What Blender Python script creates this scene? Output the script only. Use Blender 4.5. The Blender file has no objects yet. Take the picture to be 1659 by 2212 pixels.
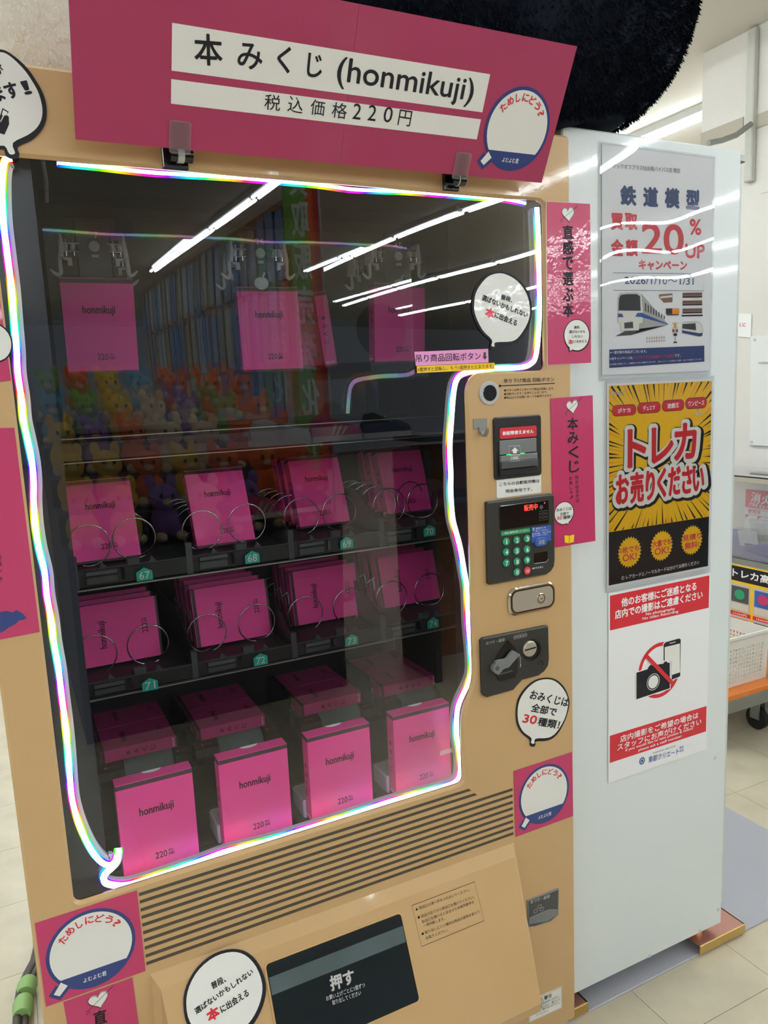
import bpy, bmesh, math, random
from mathutils import Vector, Matrix
random.seed(7)
SC = bpy.context.scene
COL = SC.collection
V = Vector
# ---------------------------------------------------------------- camera
FPX, PCX, PCY = 1651.4, 829.5, 1106.0
_y, _p, _r = math.radians(26.0845), math.radians(-8.9565), math.radians(2.6078)
CAMP = V((0.0423, -1.15, 1.40))
_f = V((math.sin(_y)*math.cos(_p), math.cos(_y)*math.cos(_p), math.sin(_p)))
_rt = V((math.cos(_y), -math.sin(_y), 0)); _dn = _f.cross(_rt)
RT = _rt*math.cos(_r) + _dn*math.sin(_r)
DN = -_rt*math.sin(_r) + _dn*math.cos(_r)
cd = bpy.data.cameras.new('camera'); cam = bpy.data.objects.new('camera', cd); COL.objects.link(cam)
M = Matrix(((RT.x, -DN.x, -_f.x, CAMP.x), (RT.y, -DN.y, -_f.y, CAMP.y), (RT.z, -DN.z, -_f.z, CAMP.z), (0, 0, 0, 1)))
cam.matrix_world = M
cd.sensor_fit = 'VERTICAL'; cd.sensor_height = 36.0; cd.lens = FPX*36.0/2212.0
cd.clip_start = 0.02; cd.clip_end = 200
SC.camera = cam
# ---------------------------------------------------------------- world, exposure
W = bpy.data.worlds.new('world'); SC.world = W; W.use_nodes = True
W.node_tree.nodes['Background'].inputs[0].default_value = (0.80, 0.86, 0.93, 1)
W.node_tree.nodes['Background'].inputs[1].default_value = 0.62
vs = SC.view_settings
vs.view_transform = 'Standard'; vs.look = 'None'; vs.gamma = 1; vs.use_curve_mapping = False; vs.exposure = -0.95
TUBE = 62.0      # radiance of the ceiling tubes
STRIP = 10.0      # radiance of the rainbow strip

# ---------------------------------------------------------------- materials
MATS = {}
def lin(c):
    c = c/255.0
    return c/12.92 if c <= 0.04045 else ((c+0.055)/1.055)**2.4
def rgb(c): return (lin(c[0]), lin(c[1]), lin(c[2]), 1)
def mat(name, c, rough=0.5, metal=0.0, spec=0.5, coat=0.0, bump=0.0, bscale=200.0, mott=0.0, mscale=4.0, alpha=1.0, emit=0.0, coatr=0.04, bd=0.002):
    m = bpy.data.materials.new(name); m.use_nodes = True; nt = m.node_tree; b = nt.nodes['Principled BSDF']
    b.inputs['Base Color'].default_value = rgb(c); b.inputs['Roughness'].default_value = rough
    b.inputs['Metallic'].default_value = metal; b.inputs['Specular IOR Level'].default_value = spec
    b.inputs['Coat Weight'].default_value = coat; b.inputs['Coat Roughness'].default_value = coatr
    b.inputs['Alpha'].default_value = alpha
    if emit:
        b.inputs['Emission Color'].default_value = rgb(c); b.inputs['Emission Strength'].default_value = emit
    tc = nt.nodes.new('ShaderNodeTexCoord')
    if bump:
        n = nt.nodes.new('ShaderNodeTexNoise'); n.inputs['Scale'].default_value = bscale; n.inputs['Detail'].default_value = 2
        nt.links.new(tc.outputs['Object'], n.inputs['Vector'])
        bp = nt.nodes.new('ShaderNodeBump'); bp.inputs['Strength'].default_value = bump; bp.inputs['Distance'].default_value = bd
        nt.links.new(n.outputs['Fac'], bp.inputs['Height']); nt.links.new(bp.outputs['Normal'], b.inputs['Normal'])
        nt.links.new(bp.outputs['Normal'], b.inputs['Coat Normal'])
    if mott:
        n2 = nt.nodes.new('ShaderNodeTexNoise'); n2.inputs['Scale'].default_value = mscale; n2.inputs['Detail'].default_value = 5
        nt.links.new(tc.outputs['Object'], n2.inputs['Vector'])
        mx = nt.nodes.new('ShaderNodeMix'); mx.data_type = 'RGBA'; mx.blend_type = 'MULTIPLY'
        mr = nt.nodes.new('ShaderNodeMapRange'); mr.inputs['From Min'].default_value = 0.35; mr.inputs['From Max'].default_value = 0.65
        mr.inputs['To Min'].default_value = 0.0; mr.inputs['To Max'].default_value = mott
        nt.links.new(n2.outputs['Fac'], mr.inputs['Value']); nt.links.new(mr.outputs['Result'], mx.inputs['Factor'])
        mx.inputs['A'].default_value = rgb(c); mx.inputs['B'].default_value = (0.3, 0.27, 0.24, 1)
        nt.links.new(mx.outputs['Result'], b.inputs['Base Color'])
    MATS[name] = m
    return m
def glassmat(name, tint, gain=1.0, rough=0.0, bump=0.0, nsc=2.2):
    m = bpy.data.materials.new(name); m.use_nodes = True; nt = m.node_tree
    for n in list(nt.nodes): nt.nodes.remove(n)
    out = nt.nodes.new('ShaderNodeOutputMaterial'); tr = nt.nodes.new('ShaderNodeBsdfTransparent'); gl = nt.nodes.new('ShaderNodeBsdfGlossy')
    mx = nt.nodes.new('ShaderNodeMixShader'); lw = nt.nodes.new('ShaderNodeFresnel'); lw.inputs['IOR'].default_value = 1.5
    mu = nt.nodes.new('ShaderNodeMath'); mu.operation = 'MULTIPLY'; mu.use_clamp = True; mu.inputs[1].default_value = gain
    tr.inputs['Color'].default_value = (*tint, 1); gl.inputs['Roughness'].default_value = rough; gl.inputs['Color'].default_value = (1, 1, 1, 1)
    nt.links.new(lw.outputs[0], mu.inputs[0]); nt.links.new(mu.outputs[0], mx.inputs[0])
    nt.links.new(tr.outputs[0], mx.inputs[1]); nt.links.new(gl.outputs[0], mx.inputs[2]); nt.links.new(mx.outputs[0], out.inputs['Surface'])
    if bump:
        tc = nt.nodes.new('ShaderNodeTexCoord'); n = nt.nodes.new('ShaderNodeTexNoise'); n.inputs['Scale'].default_value = nsc; n.inputs['Detail'].default_value = 0
        nt.links.new(tc.outputs['Object'], n.inputs['Vector']); bp = nt.nodes.new('ShaderNodeBump'); bp.inputs['Distance'].default_value = bump
        nt.links.new(n.outputs['Fac'], bp.inputs['Height']); nt.links.new(bp.outputs['Normal'], gl.inputs['Normal'])
    MATS[name] = m
def clearmat(name, tint):
    m = bpy.data.materials.new(name); m.use_nodes = True; nt = m.node_tree
    for n in list(nt.nodes): nt.nodes.remove(n)
    out = nt.nodes.new('ShaderNodeOutputMaterial'); tr = nt.nodes.new('ShaderNodeBsdfTransparent'); tr.inputs['Color'].default_value = (*tint, 1)
    nt.links.new(tr.outputs[0], out.inputs['Surface']); MATS[name] = m
def emitattr(name, strength, white):
    m = bpy.data.materials.new(name); m.use_nodes = True; nt = m.node_tree
    for n in list(nt.nodes): nt.nodes.remove(n)
    out = nt.nodes.new('ShaderNodeOutputMaterial'); e = nt.nodes.new('ShaderNodeEmission'); a = nt.nodes.new('ShaderNodeAttribute'); a.attribute_name = 'hue'
    mx = nt.nodes.new('ShaderNodeMix'); mx.data_type = 'RGBA'; mx.inputs['Factor'].default_value = white; mx.inputs['B'].default_value = (1, 1, 1, 1)
    nt.links.new(a.outputs['Color'], mx.inputs['A']); nt.links.new(mx.outputs['Result'], e.inputs['Color']); e.inputs['Strength'].default_value = strength
    nt.links.new(e.outputs[0], out.inputs['Surface']); MATS[name] = m

mat('beige', (202, 166, 118), 0.42, spec=0.4, coat=0.6, coatr=0.05, bump=0.12, bscale=150, mott=0.05, mscale=3, bd=0.00022)
mat('beige_dark', (205, 165, 110), 0.5)
mat('stripe', (74, 66, 54), 0.6)
mat('gasket', (14, 14, 18), 0.12, spec=0.8)
mat('liner', (24, 28, 42), 0.22, spec=0.5)
mat('inner', (24, 26, 28), 0.55)
mat('inner_grey', (52, 54, 56), 0.5)
mat('blackp', (22, 23, 24), 0.38)
mat('blackgloss', (12, 12, 16), 0.12, spec=0.7)
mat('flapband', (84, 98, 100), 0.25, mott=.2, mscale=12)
mat('flapglass', (30, 36, 40), 0.1, spec=0.8, mott=0.2, mscale=9)
mat('keypadblack', (44, 44, 42), 0.42)
mat('chrome', (205, 200, 190), 0.14, metal=1.0)
mat('brushed', (196, 190, 176), 0.4, metal=0.65)
mat('wire', (190, 185, 190), 0.22, metal=1.0)
mat('greymetal', (150, 152, 148), 0.42, metal=0.8)
mat('greyplastic', (118, 120, 122), 0.4)
mat('lightgrey', (190, 190, 188), 0.4)
mat('darkgrey', (70, 72, 74), 0.45)
mat('whiteplastic', (205, 205, 200), 0.45)
mat('hookplastic', (205, 200, 192), 0.5)
mat('silicone', (205, 200, 215), 0.6)
mat('belt', (122, 136, 138), 0.7, mott=0.15, mscale=30)
mat('white_panel', (230, 238, 241), 0.4, spec=0.4, coat=0.8, coatr=0.05, bump=0.12, bscale=150, bd=0.00022)
mat('white_edge', (205, 212, 210), 0.35)
mat('paper', (244, 246, 250), 0.5, coat=0.2, bump=0.3, bscale=9, bd=0.001)
mat('paper_matte', (236, 236, 232), 0.6)
mat('sleeve_edge', (225, 228, 234), 0.2, alpha=0.3)
mat('lam_pink', (186, 44, 98), 0.5, coat=0.5, bump=0.25, bscale=14, bd=0.003)
mat('lam_pink_rough', (188, 36, 94), 0.45, coat=1.0, bump=0.8, bscale=75, bd=0.0003, coatr=0.05)
mat('lam_white', (236, 236, 234), 0.5, coat=0.7, bump=0.5, bscale=22, bd=0.0012)
mat('lam_white_flat', (236, 236, 232), 0.55, coat=0.1)
mat('banner_pink', (164, 50, 90), 0.5, coat=0.35, bump=0.2, bscale=5, bd=0.004)
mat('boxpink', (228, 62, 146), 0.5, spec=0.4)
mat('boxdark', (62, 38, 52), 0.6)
mat('ink', (28, 28, 36), 0.6, spec=0.3)
mat('ink_box', (58, 18, 44), 0.6, spec=0.2)
mat('ink_grey', (60, 60, 66), 0.6)
mat('ink_white', (245, 245, 245), 0.6)
mat('navy', (34, 56, 120), 0.5, coat=0.3)
mat('navytext', (52, 78, 130), 0.5, coat=0.5)
mat('red', (206, 30, 48), 0.5, coat=0.25)
mat('redtext', (214, 66, 86), 0.5, coat=0.4)
mat('yellow', (240, 196, 24), 0.5, coat=0.3)
mat('orange', (240, 160, 30), 0.5, coat=0.3)
mat('label_yellow', (250, 205, 30), 0.6)
mat('label_pink', (240, 160, 215), 0.6)
mat('teal', (10, 150, 130), 0.5)
mat('keygreen', (30, 150, 105), 0.4)
mat('keyred', (214, 58, 66), 0.4)
mat('keyblue', (50, 90, 170), 0.4)
mat('green', (20, 140, 80), 0.5)
mat('sleeper', (150, 110, 95), 0.6)
mat('red_lit', (255, 60, 50), 0.5, emit=5.0)
mat('green_lit', (20, 255, 80), 0.5, emit=2.4)
mat('led_lit', (190, 180, 255), 0.5, emit=14.0)
mat('floor', (206, 196, 172), 0.32, mott=0.22, mscale=7)
mat('grout', (150, 140, 122), 0.8)
mat('mat_grey', (172, 172, 180), 0.32, bump=0.15, bscale=300, bd=.0002)
mat('zinc', (200, 170, 110), 0.3, metal=1.0)
mat('zinc_pink', (200, 150, 140), 0.35, metal=0.9)
mat('wall', (222, 218, 210), 0.8, mott=0.10, mscale=2)
mat('wall_band', (176, 168, 152), 0.8)
mat('conduit', (190, 190, 180), 0.5)
mat('ceiling', (222, 218, 208), 0.85)
mat('tube', (240, 248, 255), 0.5)
MATS['tube'].node_tree.nodes['Principled BSDF'].inputs['Emission Color'].default_value = (0.88, 0.96, 1.0, 1)
MATS['tube'].node_tree.nodes['Principled BSDF'].inputs['Emission Strength'].default_value = TUBE
mat('fixture', (225, 225, 222), 0.5)
mat('basket', (232, 228, 220), 0.5)
mat('cart_orange', (214, 120, 50), 0.6)
mat('rubber', (24, 24, 26), 0.7)
mat('blackfur', (14, 20, 32), 0.9, spec=0.15)
mat('whitefur', (240, 236, 228), 0.95, spec=0.1, mott=0.12, mscale=12, bump=0.6, bscale=60, bd=0.01)
mat('greentape', (140, 180, 110), 0.5)
mat('cable', (70, 62, 56), 0.5)
mat('showblue', (22, 32, 150), 0.5)
mat('signpink', (214, 50, 96), 0.5)
mat('sneaker_white', (210, 208, 200), 0.7)
mat('sneaker_pink', (190, 50, 100), 0.7)
mat('sneaker_black', (30, 30, 34), 0.7)
mat('cardboard', (150, 110, 76), 0.8)
mat('packblue', (90, 130, 190), 0.4, mott=0.5, mscale=9)
mat('packpale', (190, 196, 200), 0.35, mott=0.4, mscale=12)
mat('packtan', (170, 150, 110), 0.4, mott=0.5, mscale=9)
for nm, c in dict(t_orange=(225, 105, 40), t_green=(130, 180, 80), t_yellow=(230, 190, 60), t_lilac=(140, 110, 180), t_blue=(110, 170, 210), t_cream=(225, 205, 170), t_red=(190, 60, 60)).items():
    mat(nm, c, 0.9, spec=0.2)
glassmat('glass', (0.94, 0.96, 0.98), 1.35, bump=0.004)
glassmat('glass_in', (0.93, 0.95, 0.96), 0.6)
glassmat('acrylic', (0.93, 0.94, 0.95), 1.6)
glassmat('wrap', (1.0, 1.0, 1.0), 0.8, rough=0.012, bump=0.004, nsc=5.0)
clearmat('clear', (1, 1, 1))
emitattr('strip_core', STRIP, 0.55)
emitattr('strip_edge', 2.4, 0.0)

# ---------------------------------------------------------------- geometry helpers
def ray(px, py): return RT*((px-PCX)/FPX) + DN*((py-PCY)/FPX) + _f
def atY(px, py, Y=0.0):
    d = ray(px, py); return CAMP + d*((Y-CAMP.y)/d.y)
def atX(px, py, X):
    d = ray(px, py); return CAMP + d*((X-CAMP.x)/d.x)
def atZ(px, py, Z):
    d = ray(px, py); return CAMP + d*((Z-CAMP.z)/d.z)
def zm(x0, y0, s): return lambda x, y: (x0+x/s, y0+y/s)

_tc = {}
def textmesh(body, bold=0.0, res=3, vert=False, serif=False):
    k = (body, bold, res, vert)
    if k in _tc: return _tc[k]
    cu = bpy.data.curves.new('t', 'FONT'); cu.body = '\n'.join(body) if vert else body
    cu.resolution_u = res; cu.offset = bold; cu.size = 1.0
    if vert: cu.align_x = 'CENTER'; cu.space_line = 1.0
    o = bpy.data.objects.new('t', cu); COL.objects.link(o)
    dg = bpy.context.evaluated_depsgraph_get()
    me = bpy.data.meshes.new_from_object(o.evaluated_get(dg))
    vs_ = [(v.co.x, v.co.y) for v in me.vertices]; fs = [tuple(p.vertices) for p in me.polygons]
    bpy.data.objects.remove(o); bpy.data.curves.remove(cu); bpy.data.meshes.remove(me)
    x0 = min(v[0] for v in vs_); x1 = max(v[0] for v in vs_); y0 = min(v[1] for v in vs_); y1 = max(v[1] for v in vs_)
    vs_ = [((v[0]-x0)/(x1-x0), (v[1]-y0)/(y1-y0)) for v in vs_]
    _tc[k] = (vs_, fs, (x1-x0)/(y1-y0)); return _tc[k]
def fill(loops):
    cu = bpy.data.curves.new('f', 'CURVE'); cu.dimensions = '2D'; cu.fill_mode = 'BOTH'
    for L in loops:
        sp = cu.splines.new('POLY'); sp.points.add(len(L)-1); sp.use_cyclic_u = True
        for i, p in enumerate(L): sp.points[i].co = (p[0]*10, p[1]*10, 0, 1)
    o = bpy.data.objects.new('f', cu); COL.objects.link(o)
    dg = bpy.context.evaluated_depsgraph_get(); me = bpy.data.meshes.new_from_object(o.evaluated_get(dg))
    vs_ = [(v.co.x/10, v.co.y/10) for v in me.vertices]; fs = [tuple(p.vertices) for p in me.polygons]
    bpy.data.objects.remove(o); bpy.data.curves.remove(cu); bpy.data.meshes.remove(me)
    return vs_, fs
def arc(cx, cy, r, a0, a1, n=8, ry=None):
    ry = r if ry is None else ry
    return [(cx+r*math.cos(math.radians(a0+(a1-a0)*i/n)), cy+ry*math.sin(math.radians(a0+(a1-a0)*i/n))) for i in range(n+1)]
def rrect(u0, v0, u1, v1, r, n=5):
    return arc(u1-r, v1-r, r, 0, 90, n)+arc(u0+r, v1-r, r, 90, 180, n)+arc(u0+r, v0+r, r, 180, 270, n)+arc(u1-r, v0+r, r, 270, 360, n)
def ellipse(cx, cy, rx, ry, n=40): return [(cx+rx*math.cos(2*math.pi*i/n), cy+ry*math.sin(2*math.pi*i/n)) for i in range(n)]
def area(p): return sum(p[i][0]*p[(i+1) % len(p)][1]-p[(i+1) % len(p)][0]*p[i][1] for i in range(len(p)))/2
def inset(p, d):
    s = 1 if area(p) > 0 else -1; n = len(p); out = []
    for i in range(n):
        a, b, c = p[i-1], p[i], p[(i+1) % n]
        e1 = (b[0]-a[0], b[1]-a[1]); e2 = (c[0]-b[0], c[1]-b[1])
        l1 = math.hypot(*e1) or 1e-9; l2 = math.hypot(*e2) or 1e-9
        n1 = (-e1[1]/l1, e1[0]/l1); n2 = (-e2[1]/l2, e2[0]/l2)
        m = (n1[0]+n2[0], n1[1]+n2[1]); ml = m[0]**2+m[1]**2
        k = 2.0/max(ml, 0.5)
        out.append((b[0]+s*d*m[0]*k, b[1]+s*d*m[1]*k))
    return out

def closed(pts, k=3):
    n = len(pts); out = []
    for i in range(n):
        p0, p1, p2, p3 = pts[i-1], pts[i], pts[(i+1) % n], pts[(i+2) % n]
        for j in range(k):
            t = j/k; out.append(tuple(0.5*((2*p1[d])+(-p0[d]+p2[d])*t+(2*p0[d]-5*p1[d]+4*p2[d]-p3[d])*t*t+(-p0[d]+3*p1[d]-3*p2[d]+p3[d])*t**3) for d in (0, 1)))
    return out
class G:
    """mesh builder in a local frame: u along ex, v along ey, h along the face normal"""
    def __init__(s, o=(0, 0, 0), ex=(1, 0, 0), ey=(0, 0, 1)):
        s.v = []; s.f = []; s.m = []; s.names = []; s.frame(o, ex, ey); s.hue = None; s.smooth = []
    def frame(s, o, ex, ey):
        s.o = V(o); s.ex = V(ex).normalized(); s.ey = V(ey).normalized(); s.n = s.ex.cross(s.ey).normalized()
    def w(s, u, v, h=0): return s.o + s.ex*u + s.ey*v + s.n*h
    def L(s, px, py):
        d = ray(px, py); t = (s.o-CAMP).dot(s.n)/d.dot(s.n); q = CAMP+d*t-s.o
        return (q.dot(s.ex), q.dot(s.ey))
    def P(s, pts, z=None): return [s.L(*(z(*p) if z else p)) for p in pts]
    def mi(s, m):
        if m not in s.names: s.names.append(m)
        return s.names.index(m)
    def add(s, vs_, fs, m, sm=False):
        b = len(s.v); k = s.mi(m); s.v += [s.w(*q) for q in vs_]
        for f in fs: s.f.append(tuple(b+i for i in f)); s.m.append(k); s.smooth.append(sm)
    def poly(s, pts, m, h=0.0): s.add([(p[0], p[1], h) for p in pts], [tuple(range(len(pts)))], m)
    def holes(s, loops, m, h=0.0, side=None, sm=None):
        vs_, fs = fill(loops); s.add([(p[0], p[1], h) for p in vs_], fs, m)
        if side is not None:
            for L in loops: s.wall(L, h, side, sm or m)
    def wall(s, L, h0, h1, m, sm=False, closed=True):
        n = len(L); k = n if closed else n-1
        s.add([(p[0], p[1], h0) for p in L]+[(p[0], p[1], h1) for p in L], [(i, (i+1) % n, n+(i+1) % n, n+i) for i in range(k)], m, sm)
    def prism(s, pts, h0, h1, m, bev=0.0, side=None):
        if bev:
            ins = inset(pts, bev); s.wall(pts, h0, h1-bev, side or m)
            n = len(pts); s.add([(p[0], p[1], h1-bev) for p in pts]+[(p[0], p[1], h1) for p in ins], [(i, (i+1) % n, n+(i+1) % n, n+i) for i in range(n)], side or m)
            s.poly(ins, m, h1)
        else:
            s.wall(pts, h0, h1, side or m); s.poly(pts, m, h1)
        s.poly(pts[::-1], side or m, h0)
    def box(s, u0, u1, v0, v1, h0, h1, m, bev=0.0): s.prism([(u0, v0), (u1, v0), (u1, v1), (u0, v1)], h0, h1, m, bev)
    def disc(s, c, r, h0, h1, m, bev=0.0, n=24, side=None): s.prism(ellipse(c[0], c[1], r, r, n), h0, h1, m, bev, side)
    def ring(s, c, r0, r1, h, m, n=32, ry0=None, ry1=None):
        a = ellipse(c[0], c[1], r0, ry0 or r0, n); b = ellipse(c[0], c[1], r1, ry1 or r1, n)
        s.add([(p[0], p[1], h) for p in a]+[(p[0], p[1], h) for p in b], [(i, (i+1) % n, n+(i+1) % n, n+i) for i in range(n)], m)
    def stroke(s, pts, wd, m, h=0.0, closed=False):
        n = len(pts); L = []; R = []
        for i in range(n):
            a = pts[i-1] if (i or closed) else pts[0]; b = pts[(i+1) % n] if (i < n-1 or closed) else pts[-1]
            dx, dy = b[0]-a[0], b[1]-a[1]; l = math.hypot(dx, dy) or 1e-9
            L.append((pts[i][0]-dy/l*wd/2, pts[i][1]+dx/l*wd/2, h)); R.append((pts[i][0]+dy/l*wd/2, pts[i][1]-dx/l*wd/2, h))
        k = n if closed else n-1
        s.add(L+R, [(i, (i+1) % n, n+(i+1) % n, n+i) for i in range(k)], m)
    def text(s, body, bl, br, hpx, m, h=0.0004, bold=0.0, res=3, z=None, vert=False, loc=False):
        """bl, br baseline ends in picture pixels, hpx letter height in pixels (all on this frame's plane)"""
        if z: hpx = hpx*(z(1, 0)[0]-z(0, 0)[0]); bl = z(*bl); br = z(*br)
        if loc: a, b, H = bl, br, hpx
        else:
            a = s.L(*bl); b = s.L(*br); c = s.L(bl[0], bl[1]-hpx); H = math.hypot(c[0]-a[0], c[1]-a[1])
        vs_, fs, asp = textmesh(body, 0.0 if bold > .006 else bold, res, vert)
        dx, dy = b[0]-a[0], b[1]-a[1]; l = math.hypot(dx, dy); ux, uy = dx/l, dy/l; offs = [(0, 0)]
        if bold > .006:
            k = 4 if bold < .016 else (6 if bold < .035 else (10 if bold < .06 else 44)); q_ = bold*H*1.05; l -= 2*q_*.8; H -= 2*q_*.8; a = (a[0]+(ux-uy)*q_*.8, a[1]+(uy+ux)*q_*.8)
            offs = [(q_*math.cos(2*math.pi*i/k), q_*math.sin(2*math.pi*i/k)) for i in range(k)]+([(0, 0)] if bold > .05 else [])
        for i, (ox, oy) in enumerate(offs):
            s.add([(a[0]+ox+ux*l*p[0]-uy*H*p[1], a[1]+oy+uy*l*p[0]+ux*H*p[1], h+i*.000001) for p in vs_], fs, m)
    def tube(s, pts, r, m, n=8, closed=False, cap=True):
        """pts are (u,v,h)"""
        P = [V(p) for p in pts]; N = len(P); rings = []; up = None
        for i in range(N):
            a = P[i-1] if (i or closed) else P[0]; b = P[(i+1) % N] if (i < N-1 or closed) else P[-1]
            t = (b-a).normalized()
            if up is None:
                up = V((0, 0, 1)) if abs(t.z) < 0.9 else V((1, 0, 0))
            up = (up - t*up.dot(t)).normalized(); sd = t.cross(up)
            rr = r[i] if isinstance(r, (list, tuple)) else r
            rings.append([P[i]+(up*math.cos(2*math.pi*k/n)+sd*math.sin(2*math.pi*k/n))*rr for k in range(n)])
        vs_ = [tuple(q) for R_ in rings for q in R_]; fs = []
        for i in range(N if closed else N-1):
            j = (i+1) % N
            for k in range(n): fs.append((i*n+k, i*n+(k+1) % n, j*n+(k+1) % n, j*n+k))
        s.add(vs_, fs, m, True)
        if cap and not closed: s.add(vs_[:n], [tuple(range(n))], m); s.add(vs_[-n:], [tuple(range(n))], m)
    def ell(s, c, r, m, nu=16, nv=10, p=1.0, fn=None):
        vs_ = []
        def sg(x, e): return math.copysign(abs(x)**e, x)
        for j in range(nv+1):
            ph = -math.pi/2+math.pi*j/nv
            for i in range(nu):
                th = 2*math.pi*i/nu
                q = (sg(math.cos(ph), p)*sg(math.cos(th), p), sg(math.cos(ph), p)*sg(math.sin(th), p), sg(math.sin(ph), p))
                k = fn(*q) if fn else 1
                vs_.append((c[0]+r[0]*q[0]*k, c[1]+r[1]*q[1]*k, c[2]+r[2]*q[2]*k))
        fs = [(j*nu+i, j*nu+(i+1) % nu, (j+1)*nu+(i+1) % nu, (j+1)*nu+i) for j in range(nv) for i in range(nu)]
        s.add(vs_, fs, m, True)
    def obj(s, name, parent=None, **pr):
        me = bpy.data.meshes.new(name)
        off = V((0, 0, 0))
        if parent is None:
            xs = [v.x for v in s.v]; ys = [v.y for v in s.v]; zs = [v.z for v in s.v]
            off = V(((min(xs)+max(xs))/2, (min(ys)+max(ys))/2, min(zs)))
        me.from_pydata([tuple(v-off) for v in s.v], [], s.f)
        for n in s.names: me.materials.append(MATS[n])
        me.polygons.foreach_set('material_index', s.m); me.polygons.foreach_set('use_smooth', s.smooth)
        if s.hue:
            at = me.color_attributes.new('hue', 'FLOAT_COLOR', 'POINT')
            for i, c in enumerate(s.hue): at.data[i].color = c
        me.update()
        o = bpy.data.objects.new(name, me); COL.objects.link(o)
        if parent is None: o.location = off
        else:
            o.parent = parent; o.matrix_parent_inverse = wm(parent).inverted()
        for k, v in pr.items(): o[k] = v
        return o
def wm(o):
    if o.parent is None: return Matrix.LocRotScale(o.location, o.rotation_euler, o.scale)
    return wm(o.parent) @ o.matrix_parent_inverse @ Matrix.LocRotScale(o.location, o.rotation_euler, o.scale)
def empty(name, loc, rot=(0, 0, 0), **pr):
    o = bpy.data.objects.new(name, None); COL.objects.link(o); o.location = loc; o.rotation_euler = rot; o.empty_display_size = 0.05
    for k, v in pr.items(): o[k] = v
    return o
def clone(o, loc, rot, **pr):
    r = o.copy(); COL.objects.link(r); r.location = loc; r.rotation_euler = rot
    for k, v in pr.items(): r[k] = v
    for ch in o.children:
        c = ch.copy(); COL.objects.link(c); c.parent = r
        for g in ch.children:
            d = g.copy(); COL.objects.link(d); d.parent = c
    return r
ST = dict(kind='structure')

# ================================================================ the room
g = G((0, 0, 0), (1, 0, 0), (0, 1, 0))
g.box(-9, 14, -18, 12, -0.06, -0.003, 'grout'); floor = g.obj('floor', None, **ST)
# floor tiles near enough to be told apart are pieces, the rest is a second sheet
TS = 0.31; tx0 = 1.206-8*TS; ty0 = 0.51-10*TS
tg = G((0, 0, 0), (1, 0, 0), (0, 1, 0)); tg.box(0.0007, TS-0.0007, 0.0007, TS-0.0007, -0.003, 0.0, 'floor')
proto = None; near = set()
for i in range(-2, 20):
    for j in range(2, 22):
        x = tx0+i*TS; y = ty0+j*TS
        if (x > 0.9 and x < 3.4 and y > -0.7 and y < 2.4) or (x > -1.4 and x < 0.1 and y > -0.2 and y < 3.4):
            near.add((i, j))
            if proto is None:
                proto = tg.obj('tile', floor); proto.matrix_parent_inverse = wm(floor).inverted(); proto.location = (x, y, 0)
            else:
                o = proto.copy(); COL.objects.link(o); o.location = (x, y, 0)
g = G((0, 0, 0), (1, 0, 0), (0, 1, 0))
for i in range(-24, 42):
    for j in range(-46, 38):
        if (i, j) not in near:
            x = tx0+i*TS; y = ty0+j*TS; g.poly([(x+.0007, y+.0007), (x+TS-.0007, y+.0007), (x+TS-.0007, y+TS-.0007), (x+.0007, y+TS-.0007)], 'floor', 0)
g.obj('tile_field', floor, kind='stuff')
g = G((0, 0, 0), (1, 0, 0), (0, 1, 0)); g.box(-9, 14, -18, 12, 3.10, 3.2, 'ceiling'); g.obj('ceiling', None, **ST)
# wall on the right, facing the machines, with a soffit band and panel joints
def GX(x):
    g = G((x, 0, 0), (0, -1, 0), (0, 0, 1)); f = g.box
    g.yb = lambda y0, y1, z0, z1, h0, h1, m, bev=0.0: f(-y1, -y0, z0, z1, h0, h1, m, bev)
    return g
g = GX(3.6)
g.yb(0.9, 2.0, 0.0, 3.1, -0.25, 0.0, 'wall')
g.yb(0.9, 1.72, 2.62, 2.685, 0.0, 0.006, 'wall_band'); g.yb(1.735, 2.0, 2.62, 2.70, 0.0, 0.006, 'wall_band')
g.yb(0.9, 1.62, 2.298, 2.301, 0.0, 0.001, 'wall_band')
g.obj('wall_right', None, **ST)
g = G((0, 2.0, 0), (1, 0, 0), (0, 0, 1)); g.box(3.61, 4.1, 0, 2.55, -6, -0.26, 'wall'); g.obj('wall_far', None, **ST)
g = G((0, 11.9, 0), (1, 0, 0), (0, 0, 1)); g.box(-9, 14, 0, 3.1, 0, 0.1, 'wall'); g.obj('wall_back', None, **ST)
# conduit and cable bracket on the wall
g = GX(3.6); g.yb(1.655, 1.700, 2.37, 3.09, 0.007, 0.035, 'conduit', 0.005)
g.obj('wall_conduit', None, label='vertical pale conduit running down the cream wall above the white cabinet', category='conduit')
g = G((0, 0, 0)); a = atX(1622, 268, 3.55); b = atX(1590, 292, 3.45); c = atX(1560, 303, 3.35); d = atX(1530, 309, 3.25)
g.tube([(p.x, p.z, -p.y) for p in (a, b, c, d)], 0.014, 'greymetal', 8)
g.obj('wall_bracket_arm', None, label='curved grey metal arm reaching out of the cream wall towards the machines', category='bracket')
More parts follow.
